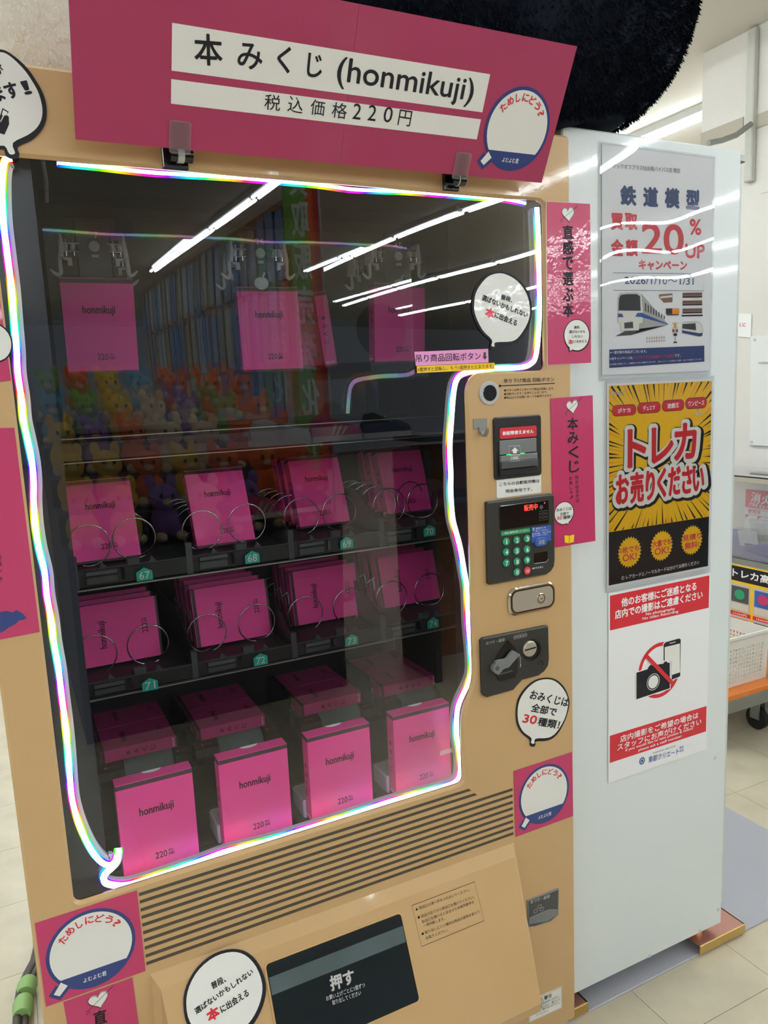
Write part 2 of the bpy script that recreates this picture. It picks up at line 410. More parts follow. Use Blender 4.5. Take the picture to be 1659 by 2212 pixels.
# sheet of paper and board on the wall
g = GX(3.597)
p = g.P([(1590, 727), (1622, 729), (1624, 678), (1590, 676)]); g.prism(p, 0, 0.002, 'paper_matte')
g.text('くに', (1597, 706), (1611, 706), 9, 'redtext', 0.0026, 0.03)
g.obj('wall_notice', None, label='small white paper notice with red writing taped to the cream wall', category='notice')
g = GX(3.597); p = g.L(1624, 727); q = g.L(1621, 962)
g.prism([(q[0], q[1]), (-.4, q[1]), (-.4, p[1]), (p[0], p[1])], 0, 0.012, 'fixture', 0.003)
g.prism(rrect(q[0]+0.010, q[1]+.012, q[0]+.024, q[1]+.026, .005), .012, .015, 'lightgrey'); g.prism(rrect(q[0]+0.010, p[1]-.026, q[0]+.024, p[1]-.012, .005), .012, .015, 'lightgrey')
c = g.L(1645, 783); g.prism(rrect(c[0]-.006, c[1]-.003, c[0]+.07, c[1]+.003, .002), .012, .018, 'lightgrey')
g.obj('wall_board', None, label='large plain white board screwed to the cream wall at right edge', category='board')

# ceiling lamps in rows along the shop, tubes in pairs with gaps between fixtures
lp = None
def lamp(x, y):
    global lp
    if lp is None:
        lp = empty('ceiling_lamp', (x, y, 3.10))
        q = G((x, y, 3.10), (1, 0, 0), (0, 1, 0)); q.box(-0.05, 0.05, -0.62, 0.62, -0.045, 0.0, 'fixture'); q.obj('lamp_housing', lp)
        for sx in (-0.026, 0.026):
            q = G((x, y, 3.10), (1, 0, 0), (0, 1, 0)); q.tube([(sx, -0.60, -0.062), (sx, 0.60, -0.062)], 0.015, 'tube', 8); q.obj('lamp_tube', lp)
        for c in lp.children:
            c.matrix_parent_inverse = Matrix.Identity(4)
            c.data.transform(Matrix.Translation((-x, -y, -3.10)))
        o = lp
    else: o = clone(lp, (x, y, 3.10), (0, 0, 0))
    return o
RX = [-4.2, -2.1, 0.0, 2.1, 4.25, 6.35, 8.45, 10.5]
LAMPROW = {-4.2: ('twin tube lamp of the outermost row beyond the left picture edge', 'lamps of the outermost left row'),
           -2.1: ('twin tube lamp of the row just beyond the left picture edge', 'lamps of the near left row'),
           0.0: ('twin tube lamp of the row straight above the photographer', 'lamps of the overhead row'),
           2.1: ('twin tube lamp in the row mirrored across the upper left window', 'lamps mirrored at upper left'),
           4.25: ('twin tube lamp in the long row mirrored up to the window top right corner', 'lamps mirrored to the top right corner'),
           6.35: ('twin tube lamp in the second mirrored row below the window top right corner', 'lamps of the second mirrored row'),
           8.45: ('twin tube lamp in the third mirrored row beside the speech bubble', 'lamps of the third mirrored row'),
           10.5: ('twin tube lamp in the lowest farthest mirrored row at right of window', 'lamps of the farthest mirrored row')}
for x in RX:
    for k in range(-11, 7):
        y = k*1.30+0.5
        if (x == 0.0 and -2.2 < y < -0.2) or (x == 2.1 and y < -9.6) or (x == 4.25 and y < -8.8) or (x == 6.35 and y < -12.5): continue
        o = lamp(x, y); 
        if x == 4.25 and y > 0.5: lb, gr = 'twin tube ceiling lamp seen directly between black plush and cream wall', 'lamps seen directly at top right'
        else: lb, gr = LAMPROW[x]
        o['label'] = lb; o['category'] = 'lamp'; o['group'] = gr

# ================================================================ vending machine
VM = empty('vending_machine', (0.506, 0.4, 0.0), label='beige vending machine with big glass window full of pink book boxes', category='vending machine')
XL, XR, ZB, ZT = 0.0, 1.011, 0.044, 1.838
win = arc(.073, .6755, .012, 270, 180, 5)+arc(.073, 1.7115, .012, 180, 90, 5)+arc(.939, 1.7115, .012, 90, 0, 5)+arc(.939, 1.4372, .012, 0, -90, 5)
win += arc(0.812, 1.390, 0.035, 90, 180, 8) + [(0.777, 0.885)] + [(0.7764, .872), (0.7745, .860), (0.771, .848), (0.767, .839), (0.762, .830), (0.757, .820), (0.752, .808), (0.7495, .797), (0.748, .786), (0.747, .772)] + arc(.7355, .6755, .012, 0, -90, 5)
g = G((0, 0, 0))
outer = rrect(XL, ZB, XR, ZT, 0.008, 3)
o2 = inset(outer, 0.004); w2 = inset(win, -0.004)
g.holes([o2, w2], 'beige', 0.0)
n = len(outer); g.add([(p[0], p[1], 0) for p in o2]+[(p[0], p[1], -0.004) for p in outer], [(i, (i+1) % n, n+(i+1) % n, n+i) for i in range(n)], 'beige', True)
n = len(win); g.add([(p[0], p[1], 0) for p in w2]+[(p[0], p[1], -0.005) for p in win], [(i, (i+1) % n, n+(i+1) % n, n+i) for i in range(n)], 'beige', True)
g.wall(outer, -0.004, -0.075, 'beige'); g.wall(win, -0.005, -0.0076, 'beige')
g.obj('front_door', VM)
g = G((0, 0, 0)); g.wall(win, -0.0076, -0.0095, 'gasket'); g.obj('window_gasket', VM)
# cabinet shell behind the door
g = G((0, 0, 0)); 
g.box(0.004, 0.020, 0.05, 1.83, -0.80, -0.076, 'beige'); g.box(0.992, 1.008, 0.05, 1.83, -0.80, -0.076, 'beige')
g.box(0.0205, 0.9915, 1.79, 1.83, -0.80, -0.076, 'beige'); g.box(0.0205, 0.9915, 0.05, 0.30, -0.80, -0.076, 'beige'); g.box(0.0205, 0.9915, 0.301, 1.789, -0.80, -0.76, 'inner')
g.obj('cabinet_shell', VM)
# glass
g = G((0, 0, 0)); wi = inset(win, 0.0005); g.poly(wi, 'glass', -0.0080); g.wall(wi, -0.0080, -0.0110, 'clear'); g.poly(wi, 'clear', -0.0110); g.obj('window_glass', VM)
# liner behind the strip
lin_in = [(0.1185, 0.668), (0.1185, 1.60), (0.1185, 1.70), (0.90, 1.70), (0.935, 1.66), (0.935, 1.44), (0.93, 1.30), (0.93, 0.668)]
g = G((0, 0, 0)); g.holes([[(0.025, 0.30), (0.025, 1.785), (0.99, 1.785), (0.99, 0.30)], [(0.1150, 0.6342), (0.1150, 1.770), (0.93, 1.770), (0.93, 1.42), (0.80, 1.42), (0.80, 0.6342)]], 'liner', -0.034, -0.10)
g.obj('door_liner', VM)
g = G((0, 0, 0)); g.box(0.025, 0.99, 0.60, 0.634, -0.22, -0.036, 'blackp'); g.obj('well_floor', VM)
g = G((0, 0, 0)); g.box(0.0210, 0.0245, 0.31, 1.785, -0.755, -0.10, 'inner'); g.box(0.9905, 0.9912, 0.31, 1.785, -0.755, -0.10, 'inner'); g.box(0.025, 0.99, 1.7815, 1.7885, -0.755, -0.10, 'inner'); g.box(0.025, 0.99, 0.45, 0.46, -0.755, -0.10, 'inner'); g.obj('inner_lining', VM)
g = G((0, 0, 0)); g.box(0.021, 0.991, 1.30, 1.338, -0.50, -0.30, 'liner', 0.004); g.box(0.10, 0.95, 1.2985, 1.30, -0.305, -0.299, 'greymetal'); g.box(0.10, 0.95, 1.341, 1.3425, -0.305, -0.299, 'greymetal'); g.obj('compartment_divider', VM)
g = G((0, .25, 1.36), (1, 0, 0), V((0, -.0076, 1))); g.box(0.135, 0.90, 0, .385, -0.0005, 0, 'glass_in'); g.obj('inner_pane', VM)
g = G((0, 0, 0)); g.box(0.021, 0.991, 1.34, 1.78, -0.62, -0.60, 'inner'); g.obj('carousel_back_panel', VM)
# faint guide wires in the inside
g = G((0, 0, 0)); a = atY(92, 346, .10); b = atY(101, 435, .22); g.tube([(a.x, a.z, -.10), ((a.x+b.x)/2+.002, (a.z+b.z)/2, -.16), (b.x, b.z, -.22)], 0.003, 'greyplastic', 6); g.obj('inner_cable', VM)

# ---- stripes under the window (recessed louvre lines)
L0 = G((0, 0, 0))
def stripe(pl, pr, slant=0.0):
    a = L0.L(*pl); b = L0.L(*pr); t = 0.0026
    q = G((0, 0, 0)); q.prism([(a[0], a[1]-t), (b[0]+slant, b[1]-t), (b[0], b[1]+t), (a[0], a[1]+t)], -0.002, 0.0006, 'stripe'); q.obj('louvre_stripe', VM)
lx = [(830, 228), (835, 272), (840, 320), (845, 364), (850, 410), (855, 456), (860, 502), (865, 547), (870, 595), (875, 640)]
ry = [(375, 552), (440, 602), (865, 545), (865, 615), (867, 687), (868, 757), (870, 828), (872, 900), (873, 969), (875, 1037)]
za = zm(0, 1850, 2.765); zb = zm(940, 1600, 5.184)
for i in range(10): stripe(za(*lx[i]), zb(*ry[i]), 0.006 if i < 2 else 0.0)

# ---- discharge housing, sloping forward to its foot
tl = L0.L(323.7, 2105); trc = L0.L(1110, 1822)
g = G((0, 0, 0)); z1 = tl[1]; x0, x1 = tl[0], trc[0]; zb_ = 0.16
sl = 0.50   # forward slope
def fy(z): return 0.012 + (z1-0.015-z)*sl*0.92
A = [(x0, z1, 0), (x1, z1, 0), (x1, zb_+.02, 0), (x0, zb_+.02, 0)]
zl = z1-0.020; zk = 0.255
B = [(x0+.012, zl, fy(zl)), (x1-.010, zl, fy(zl)), (x1-.030, zk, fy(zk)), (x0+.030, zk, fy(zk))]
Cc = [(x1-.030, zk-.02, fy(zk)-.004), (x0+.030, zk-.02, fy(zk)-.004)]
Dd = [(x1, 0.12, 0), (x0, 0.12, 0)]
g.add(A+B, [(0, 1, 5, 4), (1, 2, 6, 5), (3, 0, 4, 7)], 'beige'); g.add(B, [(0, 1, 2, 3)], 'beige')
g.add(B[2:]+Cc+Dd, [(0, 1, 3, 2), (2, 3, 5, 4)], 'beige'); g.add([A[2], B[2], Cc[0], Dd[0]], [(0, 1, 2, 3)], 'beige'); g.add([A[3], B[3], Cc[1], Dd[1]], [(0, 1, 2, 3)], 'beige')
dh = g.obj('discharge_housing', VM)
d0 = V((0, -fy(zl), zl)); d1 = V((0, -fy(zk), zk)); SLP = (V((0, d0.y, d0.z))-V((0, d1.y, d1.z))).normalized()
g = G((0, d0.y-0.0006, d0.z), (1, 0, 0), SLP)
z8 = zm(560, 1800, 2.37)
fl = g.P([(75, 976), (830, 860), (725, 398), (22, 665)], z8)
u0 = (fl[0][0]+fl[3][0])/2; u1 = (fl[1][0]+fl[2][0])/2; v1 = (fl[2][1]+fl[3][1])/2; v0 = fl[1][1]-0.0
g.prism(rrect(u0, v0, u1, v1, 0.008), -0.001, 0.001, 'beige_dark'); g.prism(rrect(u0+.003, v0+.003, u1-.003, v1-.003, 0.006), 0.0, 0.0016, 'flapglass')
g.text('押す', (367, 810), (490, 765), 80, 'lightgrey', 0.002, 0.035, z=z8); g.text('お買い上げごとに1個ずつ', (342, 858), (540, 786), 26, 'lightgrey', 0.002, 0.01, z=z8); g.text('取り出してください', (374, 880), (520, 826), 26, 'lightgrey', 0.002, 0.01, z=z8)
g.obj('delivery_flap', VM)
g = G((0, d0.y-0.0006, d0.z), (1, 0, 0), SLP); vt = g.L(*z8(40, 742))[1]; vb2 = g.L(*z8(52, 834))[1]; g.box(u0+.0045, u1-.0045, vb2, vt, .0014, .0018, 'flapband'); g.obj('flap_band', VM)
g = G((0, d0.y-0.0006, d0.z), (1, 0, 0), SLP)
wb = g.P([(830, 580), (1150, 447), (1102, 248), (780, 370)], z8); g.stroke(wb, 0.0009, 'ink', 0.0008, True)
for t, a, b in [('▲ 取出口の奥へ手を入れないでください。', (800, 398), (1078, 296)), ('● 商品が出てから取出口を開けてください。', (812, 440), (1102, 332)), ('取出口を開けると安全のため販売動作を', (834, 462), (1100, 358)), ('一時中断します。', (842, 482), (950, 444)), ('● 取り出しにくい場合は商品の姿勢を変えて', (832, 524), (1128, 408)), ('お取りください。', (854, 546), (968, 502))]:
    g.text(t, a, b, 17, 'ink', 0.0008, 0.0, 2, z8)
g.obj('warning_print', VM)

# ---- coin return cup
z8 = zm(560, 1800, 2.37)
g = G((0, 0, 0)); o = g.P([(1372, 480), (1410, 476), (1490, 450), (1530, 415), (1533, 282), (1525, 281), (1368, 342)], z8)
g.prism(o, -.002, 0.002, 'greyplastic', 0.001); g.prism(inset(o, 0.0035), 0.002, 0.0025, 'darkgrey')
g.prism(g.P([(1376, 462), (1470, 446), (1526, 410), (1524, 385), (1480, 385), (1420, 410), (1376, 430)], z8), 0.0025, 0.004, 'greyplastic', 0.001)
g.text('おつり・返却', (1384, 358), (1482, 326), 19, 'lightgrey', 0.003, 0.02, z=z8)
for cxy in ((1408, 392), (1428, 368), (1440, 382)):
    c = g.L(*z8(*cxy)); g.ring(c, 0.0045, 0.0053, 0.0045, 'lightgrey', 20, 0.0032, 0.0040)
g.obj('coin_return_cup', VM)

# ---- rotation button
z6 = zm(960, 760, 4.609); zz = zm(960, 740, 5.53)
g = G((0, 0, 0)); c = g.L(*zz(534, 603)); g.disc(c, 0.0212, -0.002, 0.0025, 'lightgrey', 0.001, 40); g.disc(c, 0.0142, 0.0025, 0.004, 'blackgloss', 0.0008, 32)
g.obj('rotation_button', VM)
g = G((0, 0, 0)); g.text('吊り下げ商品 回転ボタン', (710, 486), (1312, 462), 52, 'ink', 0.0004, 0.008, z=zz)
g.stroke(g.P([(662, 518), (1315, 487)], zz), 0.0016, 'ink', 0.0004); g.disc(g.L(*zz(662, 518)), 0.0024, 0, 0.0005, 'ink', 0, 12)
for t, a, b in [('●ボタンを押すと吊り下げ商品が回転します。', (712, 588), (1310, 562)), ('●回転中にボタンを押すと止まります。', (712, 632), (1230, 606)), ('●商品はどの位置にあっても販売できます。', (712, 676), (1290, 646))]:
    g.text(t, a, b, 32, 'ink', 0.0004, 0.004, 2, zz)
g.obj('button_print', VM)

# ---- small steel hook
g = G((0, 0, 0)); p = g.P([(288, 775), (420, 780), (424, 662), (275, 672)], z6); g.prism([(p[0][0], p[0][1]), (p[2][0]-.001, p[0][1]), (p[2][0]-.001, p[2][1]), (p[0][0], p[2][1])], 0.0, 0.0016, 'greymetal')
a = g.L(*z6(352, 750)); b = g.L(*z6(370, 830))
g.prism([(a[0]-.004, b[1]+.004), (a[0]+.006, b[1]+.004), (a[0]+.006, a[1]), (a[0]-.004, a[1])], 0.0016, 0.004, 'greymetal')
g.tube([(a[0]+.001, b[1]+.006, .004), (a[0]+.002, b[1]+.001, .007), (a[0]+.003, b[1], .012), (a[0]+.003, b[1]+.005, .017), (a[0]+.003, b[1]+.012, .019)], 0.0034, 'greymetal', 8)
g.obj('steel_hook', None, label='small grey steel hook screwed to beige column left of bill slot', category='hook')

# ---- bill slot
bs = empty('bill_slot', (0.9, 0, 1.2)); bs.parent = VM; bs.matrix_parent_inverse = wm(VM).inverted()
g = G((0, 0, 0)); p = g.P([(500, 1275), (955, 1215), (950, 618), (478, 655)], z6)
u0, u1, v0, v1 = p[3][0], p[2][0], p[1][1], p[3][1]
g.prism(rrect(u0, v0-.002, u1, v1, .006), -0.001, 0.005, 'blackp', 0.002); g.obj('slot_frame', bs)
g = G((0, 0, 0)); p = g.P([(535, 868), (898, 842), (898, 733), (535, 760)], z6); a, b = p[0], p[2]
g.prism(rrect(a[0], a[1], b[0], b[1], .003), 0.005, 0.0058, 'red'); g.text('新紙幣使えません', (560, 832), (868, 808), 40, 'ink_white', 0.0062, 0.04, z=z6); g.obj('red_notice', bs)
g = G((0, 0, 0)); p = g.P([(535, 1235), (918, 1185), (890, 862), (530, 885)], z6); u0, u1 = p[0][0], p[2][0]; v1, v0 = p[3][1], p[0][1]
vm = v1-(v1-v0)*0.40; vl = v1-(v1-v0)*0.60; vb = v1-(v1-v0)*.80
g.box(u0, u1, vm, v1, 0.005, 0.0085, 'greyplastic', 0.001); g.box(u0, u1, vl, vm-.0015, 0.005, 0.011, 'greyplastic', 0.001); g.box(u0, u1, vb, vl, 0.005, 0.013, 'darkgrey', .001)
g.box(u0, u1, vm-.0015, vm, 0.005, 0.006, 'blackgloss'); g.box(u0-.001, u1+.003, v0, vb, 0.005, 0.010, 'blackp', 0.002)
du = (u1-u0)
g.box(u0+.18*du, u0+.29*du, vm-.0013, vm, .005, .0088, 'green_lit'); g.box(u0+.56*du, u0+.66*du, vm-.0013, vm, .005, .0088, 'green_lit')
g.obj('bill_mouth', bs)
g = G((0, 0, 0)); g.frame((0, -0.0135, 0), (1, 0, 0), (0, 0, 1))
g.poly(g.P([(682, 1012), (720, 1010), (720, 985), (738, 984), (700, 950), (665, 990), (683, 988)], z6), 'ink_white'); g.stroke(g.P([(642, 1022), (758, 1018), (750, 934), (645, 940)], z6), 0.0006, 'ink_white', 0, True)
g.stroke(g.P([(654, 1090), (750, 1082), (750, 1028), (654, 1032)], z6), 0.0005, 'ink_white', 0, True); g.text('1000', (668, 1076), (736, 1071), 32, 'ink_white', 0, 0.02, z=z6)
g.obj('slot_print', bs)

# ---- white cash only label
g = G((0, 0, 0)); p = g.P([(522, 1458), (958, 1410), (958, 1215), (515, 1242)], z6)
g.prism(rrect(p[3][0], p[0][1], p[2][0], p[2][1], .002), 0, 0.0012, 'paper_matte'); g.text('こちらの自動販売機は', (542, 1338), (942, 1300), 36, 'ink', .0016, .012, z=z6); g.text('現金専用です。', (604, 1406), (868, 1382), 36, 'ink', .0016, .012, z=z6)
g.obj('cash_only_label', None, label='white label with two black text lines stuck between bill slot and keypad', category='label')

# ---- keypad unit
ku = empty('keypad_unit', (0.9, 0, 1.05)); ku.parent = VM; ku.matrix_parent_inverse = wm(VM).inverted()
z7 = zm(960, 1200, 4.609)
def q7(x, y): return (x, y-2028)     # continue picture rows of the first crop
g = G((0, 0, 0))
pts = g.P([(398, 1500), (405, 1490), (1045, 1408), (1070, 1420), (1078, 2060), (1070, 2130)], z6) + g.P([(1040, 150), (990, 185), (430, 285), (415, 270)], z7)
g.prism(pts, -0.001, 0.009, 'keypadblack', 0.003)
g.obj('keypad_body', ku)
g = G((0, 0, 0)); p = g.P([(520, 1768), (1018, 1700), (1005, 1468), (515, 1530)], z6); g.prism(rrect(p[3][0], p[0][1], p[2][0], p[2][1], .003), .009, .0105, 'blackgloss', .0008)
g.text('販売中', (760, 1582), (892, 1562), 62, 'red_lit', .0108, .0, z=z6); g.disc(g.L(*z6(962, 1498)), .0012, .0105, .011, 'red_lit', 0, 10); g.disc(g.L(*z6(929, 1540)), .0042, .0105, .011, 'darkgrey', 0, 16)
for i in range(3):
    for j in range(2):
        x = 908+j*46; y = 1602+i*34+(0 if j == 0 else -4); g.stroke(g.P([(x, y), (x+38, y-4), (x+38, y-26), (x, y-22)], z6), .0005, 'greyplastic', .0108, True)
g.obj('display_screen', ku)
g = G((0, 0, 0)); g.prism(g.P([(535, 1828), (822, 1790), (822, 1745), (532, 1780)], z6), .009, .0098, 'green'); g.text('1. 商品の番号を押してください。', (550, 1812), (812, 1776), 22, 'ink_white', .0102, .01, 2, z6)
g.prism(g.P([(838, 1895), (1030, 1870), (1030, 1716), (838, 1742)], z6), .009, .0096, 'keyblue'); g.text('2', (846, 1772), (864, 1770), 26, 'ink_white', .010, .02, 2, z6)
for t, a, b in [('決定ボタンを', (876, 1762), (976, 1748)), ('押してください。', (876, 1786), (1000, 1770)), ('まちがえた時は、「訂正」ボタンを', (842, 1816), (1026, 1790)), ('押してやり直してください。', (842, 1836), (996, 1814))]: g.text(t, a, b, 17, 'ink_white', .010, .005, 2, z6)
g.text('◀やりなおし', (842, 132), (956, 112), 20, 'ink_white', .0092, .01, 2, z7)
g.obj('instruction_print', ku)
keys = {'1': (580, 1880), '2': (684, 1866), '3': (787, 1852), '4': (580, 1984), '5': (684, 1972), '6': (786, 1958), '7': (581, 2092), '8': (686, 2078), '9': (787, 2064), '0': (686, 2182), 'E': (789, 2168)}
for k, c in keys.items():
    g = G((0, 0, 0)); c = g.L(*z6(*c)); g.disc(c, .0082, .009, .0098, 'blackp', .0004, 20); g.disc(c, .0072, .0098, .0128, 'keygreen' if k != 'E' else 'keyred', .001, 20)
    if k == 'E': g.text('訂正', (c[0]-.004, c[1]-.003), (c[0]+.004, c[1]-.003), .006, 'ink_white', .0131, .01, 2, loc=True)
    else: g.text(k, (c[0]-(.0012 if k == '1' else .0028), c[1]-.0042), (c[0]+(.0008 if k == '1' else .0028), c[1]-.0042), .0084, 'ink_white', .0131, .03, 2, loc=True)
    g.obj('number_key' if k != 'E' else 'cancel_key', ku)
g = G((0, 0, 0)); c = g.L(*z6(925, 1882)); g.prism(rrect(c[0]-.014, c[1]-.0085, c[0]+.014, c[1]+.0085, .008), .009, .013, 'keyblue', .0015); g.text('決定', (c[0]-.0075, c[1]-.0045), (c[0]+.0075, c[1]-.0045), .009, 'lightgrey', .0133, .01, 2, loc=True); g.obj('enter_key', ku)
g = G((0, 0, 0)); p = g.P([(866, 2095), (1000, 2070), (996, 1975), (864, 1992)], z6); g.prism(rrect(p[3][0], p[0][1], p[2][0], p[2][1], .002), .009, .0096, 'blackgloss'); g.stroke(g.P([(866, 2098), (980, 2085), (1002, 2055)], z6), .0012, 'lightgrey', .0098); g.obj('sensor_window', ku)

# ---- lock plate
lk = empty('lock_plate', (0.9, 0, 0.95)); lk.parent = VM; lk.matrix_parent_inverse = wm(VM).inverted()
g = G((0, 0, 0))
lo = g.P([(624, 430), (640, 345), (680, 322), (1030, 252), (1062, 262), (1092, 340), (1092, 420), (1055, 510), (1030, 532), (710, 594), (680, 585), (635, 520)], z7)
lu0 = min(p[0] for p in lo); lu1 = max(p[0] for p in lo); lv0 = sum(sorted(p[1] for p in lo)[:3])/3-.001; lv1 = sum(sorted(p[1] for p in lo)[-3:])/3+.001
lo = [(x, y) for x, y in rrect(lu0, lv0, lu1, lv1, (lv1-lv0)*.36, 8)]
g.prism(lo, -.001, .006, 'chrome', .003); g.obj('chrome_plate', lk)
g = G((0, 0, 0)); c = g.L(*z7(760, 440)); d = g.L(*z7(970, 400))
rim = inset(lo, .0065); g.prism(inset(lo, .008), .006, .0064, 'brushed'); g.stroke(rim+[rim[0]], .0014, 'gasket', .0066)
g.obj('lock_face', lk)
g = G((0, 0, 0)); c = g.L(*z7(940, 420)); g.disc(c, .0105, .006, .0078, 'chrome', .001, 28); g.disc(c, .0065, .0078, .0088, 'brushed', .0008, 24); g.box(c[0]-.0022, c[0]+.0022, c[1]-.0006, c[1]+.0006, .0088, .0091, 'gasket'); g.obj('lock_cylinder', lk)

# ---- coin panel
cp = empty('coin_panel', (0.88, 0, 0.85)); cp.parent = VM; cp.matrix_parent_inverse = wm(VM).inverted()
zc = zm(1000, 1350, 6.636)
g = G((0, 0, 0)); co = g.P([(228, 215), (262, 175), (1165, 0), (1195, 5), (1207, 470), (1195, 570), (1140, 650), (1060, 712), (820, 775), (695, 918), (320, 1022), (270, 1000), (252, 965)], zc)
g.prism(co, -.001, .008, 'keypadblack', .0025); g.obj('coin_panel_body', cp)
g = G((0, 0, 0)); g.text('おつり・返却', (295, 270), (560, 215), 46, 'lightgrey', .0083, .005, z=zc)
for i, t in enumerate(('500', '100', '50', '10')):
    c = g.L(*zc(713+i*48, 160-i*11)); g.ring(c, .0034, .0040, .0083, 'lightgrey', 18); g.text(t, (c[0]-.002, c[1]-.0012), (c[0]+.002, c[1]-.0012), .0024, 'lightgrey', .0083, .02, 2, loc=True)
g.stroke(g.P([(770, 395), (785, 460), (788, 530), (782, 595)], zc), .0011, 'lightgrey', .0083); g.poly(g.P([(782, 595), (802, 545), (785, 550)], zc), 'lightgrey', .0084)
g.stroke(g.P([(1048, 555), (1048, 515), (1075, 495), (1105, 512), (1110, 550)], zc), .0016, 'gasket', .0083)
g.obj('coin_print', cp)
g = G((0, 0, 0)); rc = g.P([(420, 470), (585, 215), (640, 235), (720, 320), (745, 420), (745, 600), (720, 700), (490, 788), (430, 690)], zc)
g.prism(closed(rc), .0078, .0082, 'gasket'); g.prism(g.P([(430, 690), (665, 630), (715, 700), (700, 725), (490, 786)], zc), .0082, .012, 'blackgloss', .001); g.obj('lever_recess', cp)
g = G((0, 0, 0)); c = g.L(*zc(418, 585)); g.disc(c, .0092, .0082, .017, 'greyplastic', .001, 24); g.disc(c, .0045, .017, .0172, 'darkgrey', 0, 20)
g.prism(closed(g.P([(410, 668), (470, 650), (510, 600), (590, 570), (640, 510), (728, 412), (722, 378), (655, 338), (600, 385), (545, 452), (470, 465), (400, 500)], zc)), .0105, .0165, 'greyplastic', .0006); g.obj('return_lever', cp)
g = G((0, 0, 0)); c = g.L(*zc(955, 345)); g.disc(c, .0215, .0078, .0084, 'blackgloss', 0, 32); g.ring(c, .0175, .0215, .0095, 'blackp', 32)
c = g.L(*zc(908, 318)); g.disc(c, .0155, .0084, .014, 'brushed', .002, 32); a = g.L(*zc(822, 336)); b = g.L(*zc(982, 292)); g.stroke([a, b], .0028, 'gasket', .0143); g.obj('coin_slot', cp)
# ---- caution label low right
g = G((0, 0, 0)); p = g.P([(1382, 968), (1548, 892), (1548, 784), (1380, 858)], z8); g.prism(p, 0, .0008, 'paper_matte'); g.stroke(inset(p, .0015), .0006, 'ink_grey', .001, True)
g.text('⚠警告', (1432, 866), (1496, 838), 22, 'ink', .0012, .01, z=z8)
for i, (a, b) in enumerate([((1414, 892), (1536, 836)), ((1414, 908), (1538, 852)), ((1414, 922), (1536, 868)), ((1416, 938), (1478, 910))]): g.text(['転倒事故を防ぐために、', '上に乗らない、揺さぶら', 'ない、傾けないようにし', 'てください。'][i], a, b, 13, 'ink', .0012, 0, 2, z8)
g.ring(g.L(*z8(1398, 918)), .0032, .0038, .0012, 'ink', 18); c = g.L(*z8(1398, 918)); g.stroke([(c[0]-.0025, c[1]-.0025), (c[0]+.0025, c[1]+.0025)], .0006, 'ink', .0012)
g.obj('caution_label', None, label='small white caution label with warning triangle at foot of beige machine', category='label')
# machine feet
for (x, y) in ((0.98, 0.12), (0.04, 0.12), (0.98, 0.70), (0.04, 0.70)):
    g = G((0, 0, 0), (1, 0, 0), (0, 1, 0)); g.disc((x, y), .022, .006, .012, 'zinc', .001, 16); g.disc((x, y), .009, .012, .05, 'zinc', 0, 10); g.obj('levelling_foot', VM)

# ================================================================ racks inside
BW, BH, BT = .1215, .1655, .0275
TRX = (0.125, 0.975)
def tray(zf0, zf1, cols, tags, nums, y0, zfloor):
    t = empty('product_tray', (0.55, .45, zf0)); t.parent = VM; t.matrix_parent_inverse = wm(VM).inverted()
    g = G((0, y0, 0)); g.box(TRX[0], TRX[1], zf0+.006, zf1, -.012, 0, 'blackp', .001)
    g.box(TRX[0], TRX[1], zf0, zf0+.0025, -.004, .004, 'greymetal'); g.box(TRX[0], TRX[1], zf1, zf1+.0015, -.006, -.001, 'inner_grey')
    for cx in cols:
        g.box(cx-.085, cx-.030, zf0+.010, zf1-.012, 0.0005, .005, 'inner_grey', .001); g.box(cx-.024, cx-.018, zf0+.014, zf1-.002, .0, .008, 'blackgloss')
        g.box(cx-.085, cx-.030, zf1-.009, zf1-.002, 0.0005, .007, 'darkgrey', .001)
        g.box(cx-.012, cx+.012, zf1-.002, zf1+.014, -.014, -.002, 'inner_grey', .002)
        g.prism([(cx-.06, zf1), (cx-.045, zf1), (cx-.055, zf1+.012)], -.012, -.004, 'inner_grey'); g.prism([(cx+.028, zf1), (cx+.043, zf1), (cx+.034, zf1+.012)], -.012, -.004, 'inner_grey')
    g.obj('tray_front', t)
    g = G((0, 0, 0), (1, 0, 0), (0, 1, 0)); g.box(TRX[0], TRX[1], y0+.012, .72, zfloor-.006, zfloor, 'inner'); g.obj('tray_floor', t)
    for i in range(len(cols)+1):
        cx = cols[0]-.1025+i*.205 if i < len(cols) else TRX[1]-.003
        g = G((cx, 0, 0), (0, 1, 0), (0, 0, 1))
        pr = [(y0+.012, zfloor), (.72, zfloor), (.72, zfloor+.085), (y0+.13, zfloor+.085), (y0+.06, zfloor+.055), (y0+.012, zfloor+.03)]
        g.prism(pr, -.002, .002, 'blackp'); g.box(y0-.001, y0+.011, zf0+.004, zfloor+.034, -.006, .006, 'inner_grey', .001); g.obj('column_divider', t)
    for (px, py), n in zip(tags, nums):
        g = G((0, y0-.0082, 0)); c = g.L(px, py); w, hh = .0145, .0125
        g.prism([(c[0]-w, c[1]-hh), (c[0]+w, c[1]-hh), (c[0]+w, c[1]+hh*.35), (c[0], c[1]+hh), (c[0]-w, c[1]+hh*.35)], -.001, .0, 'teal')
        g.text(n, (c[0]-.0095, c[1]-.0095), (c[0]+.0095, c[1]-.0095), .0145, 'lightgrey', .0004, .01, 2, loc=True); g.obj('number_tag', t)
    return t
tA = tray(1.068, 1.104, [.232, .437, .640, .843], [(312, 1240), (545, 1203), (749, 1172), (928, 1146)], ['67', '68', '69', '70'], .30, 1.098)
tB = tray(0.860, 0.892, [.225, .437, .640, .843], [(324, 1478), (563, 1424), (760, 1382), (936, 1345)], ['71', '72', '73', '74'], .30, 0.884)
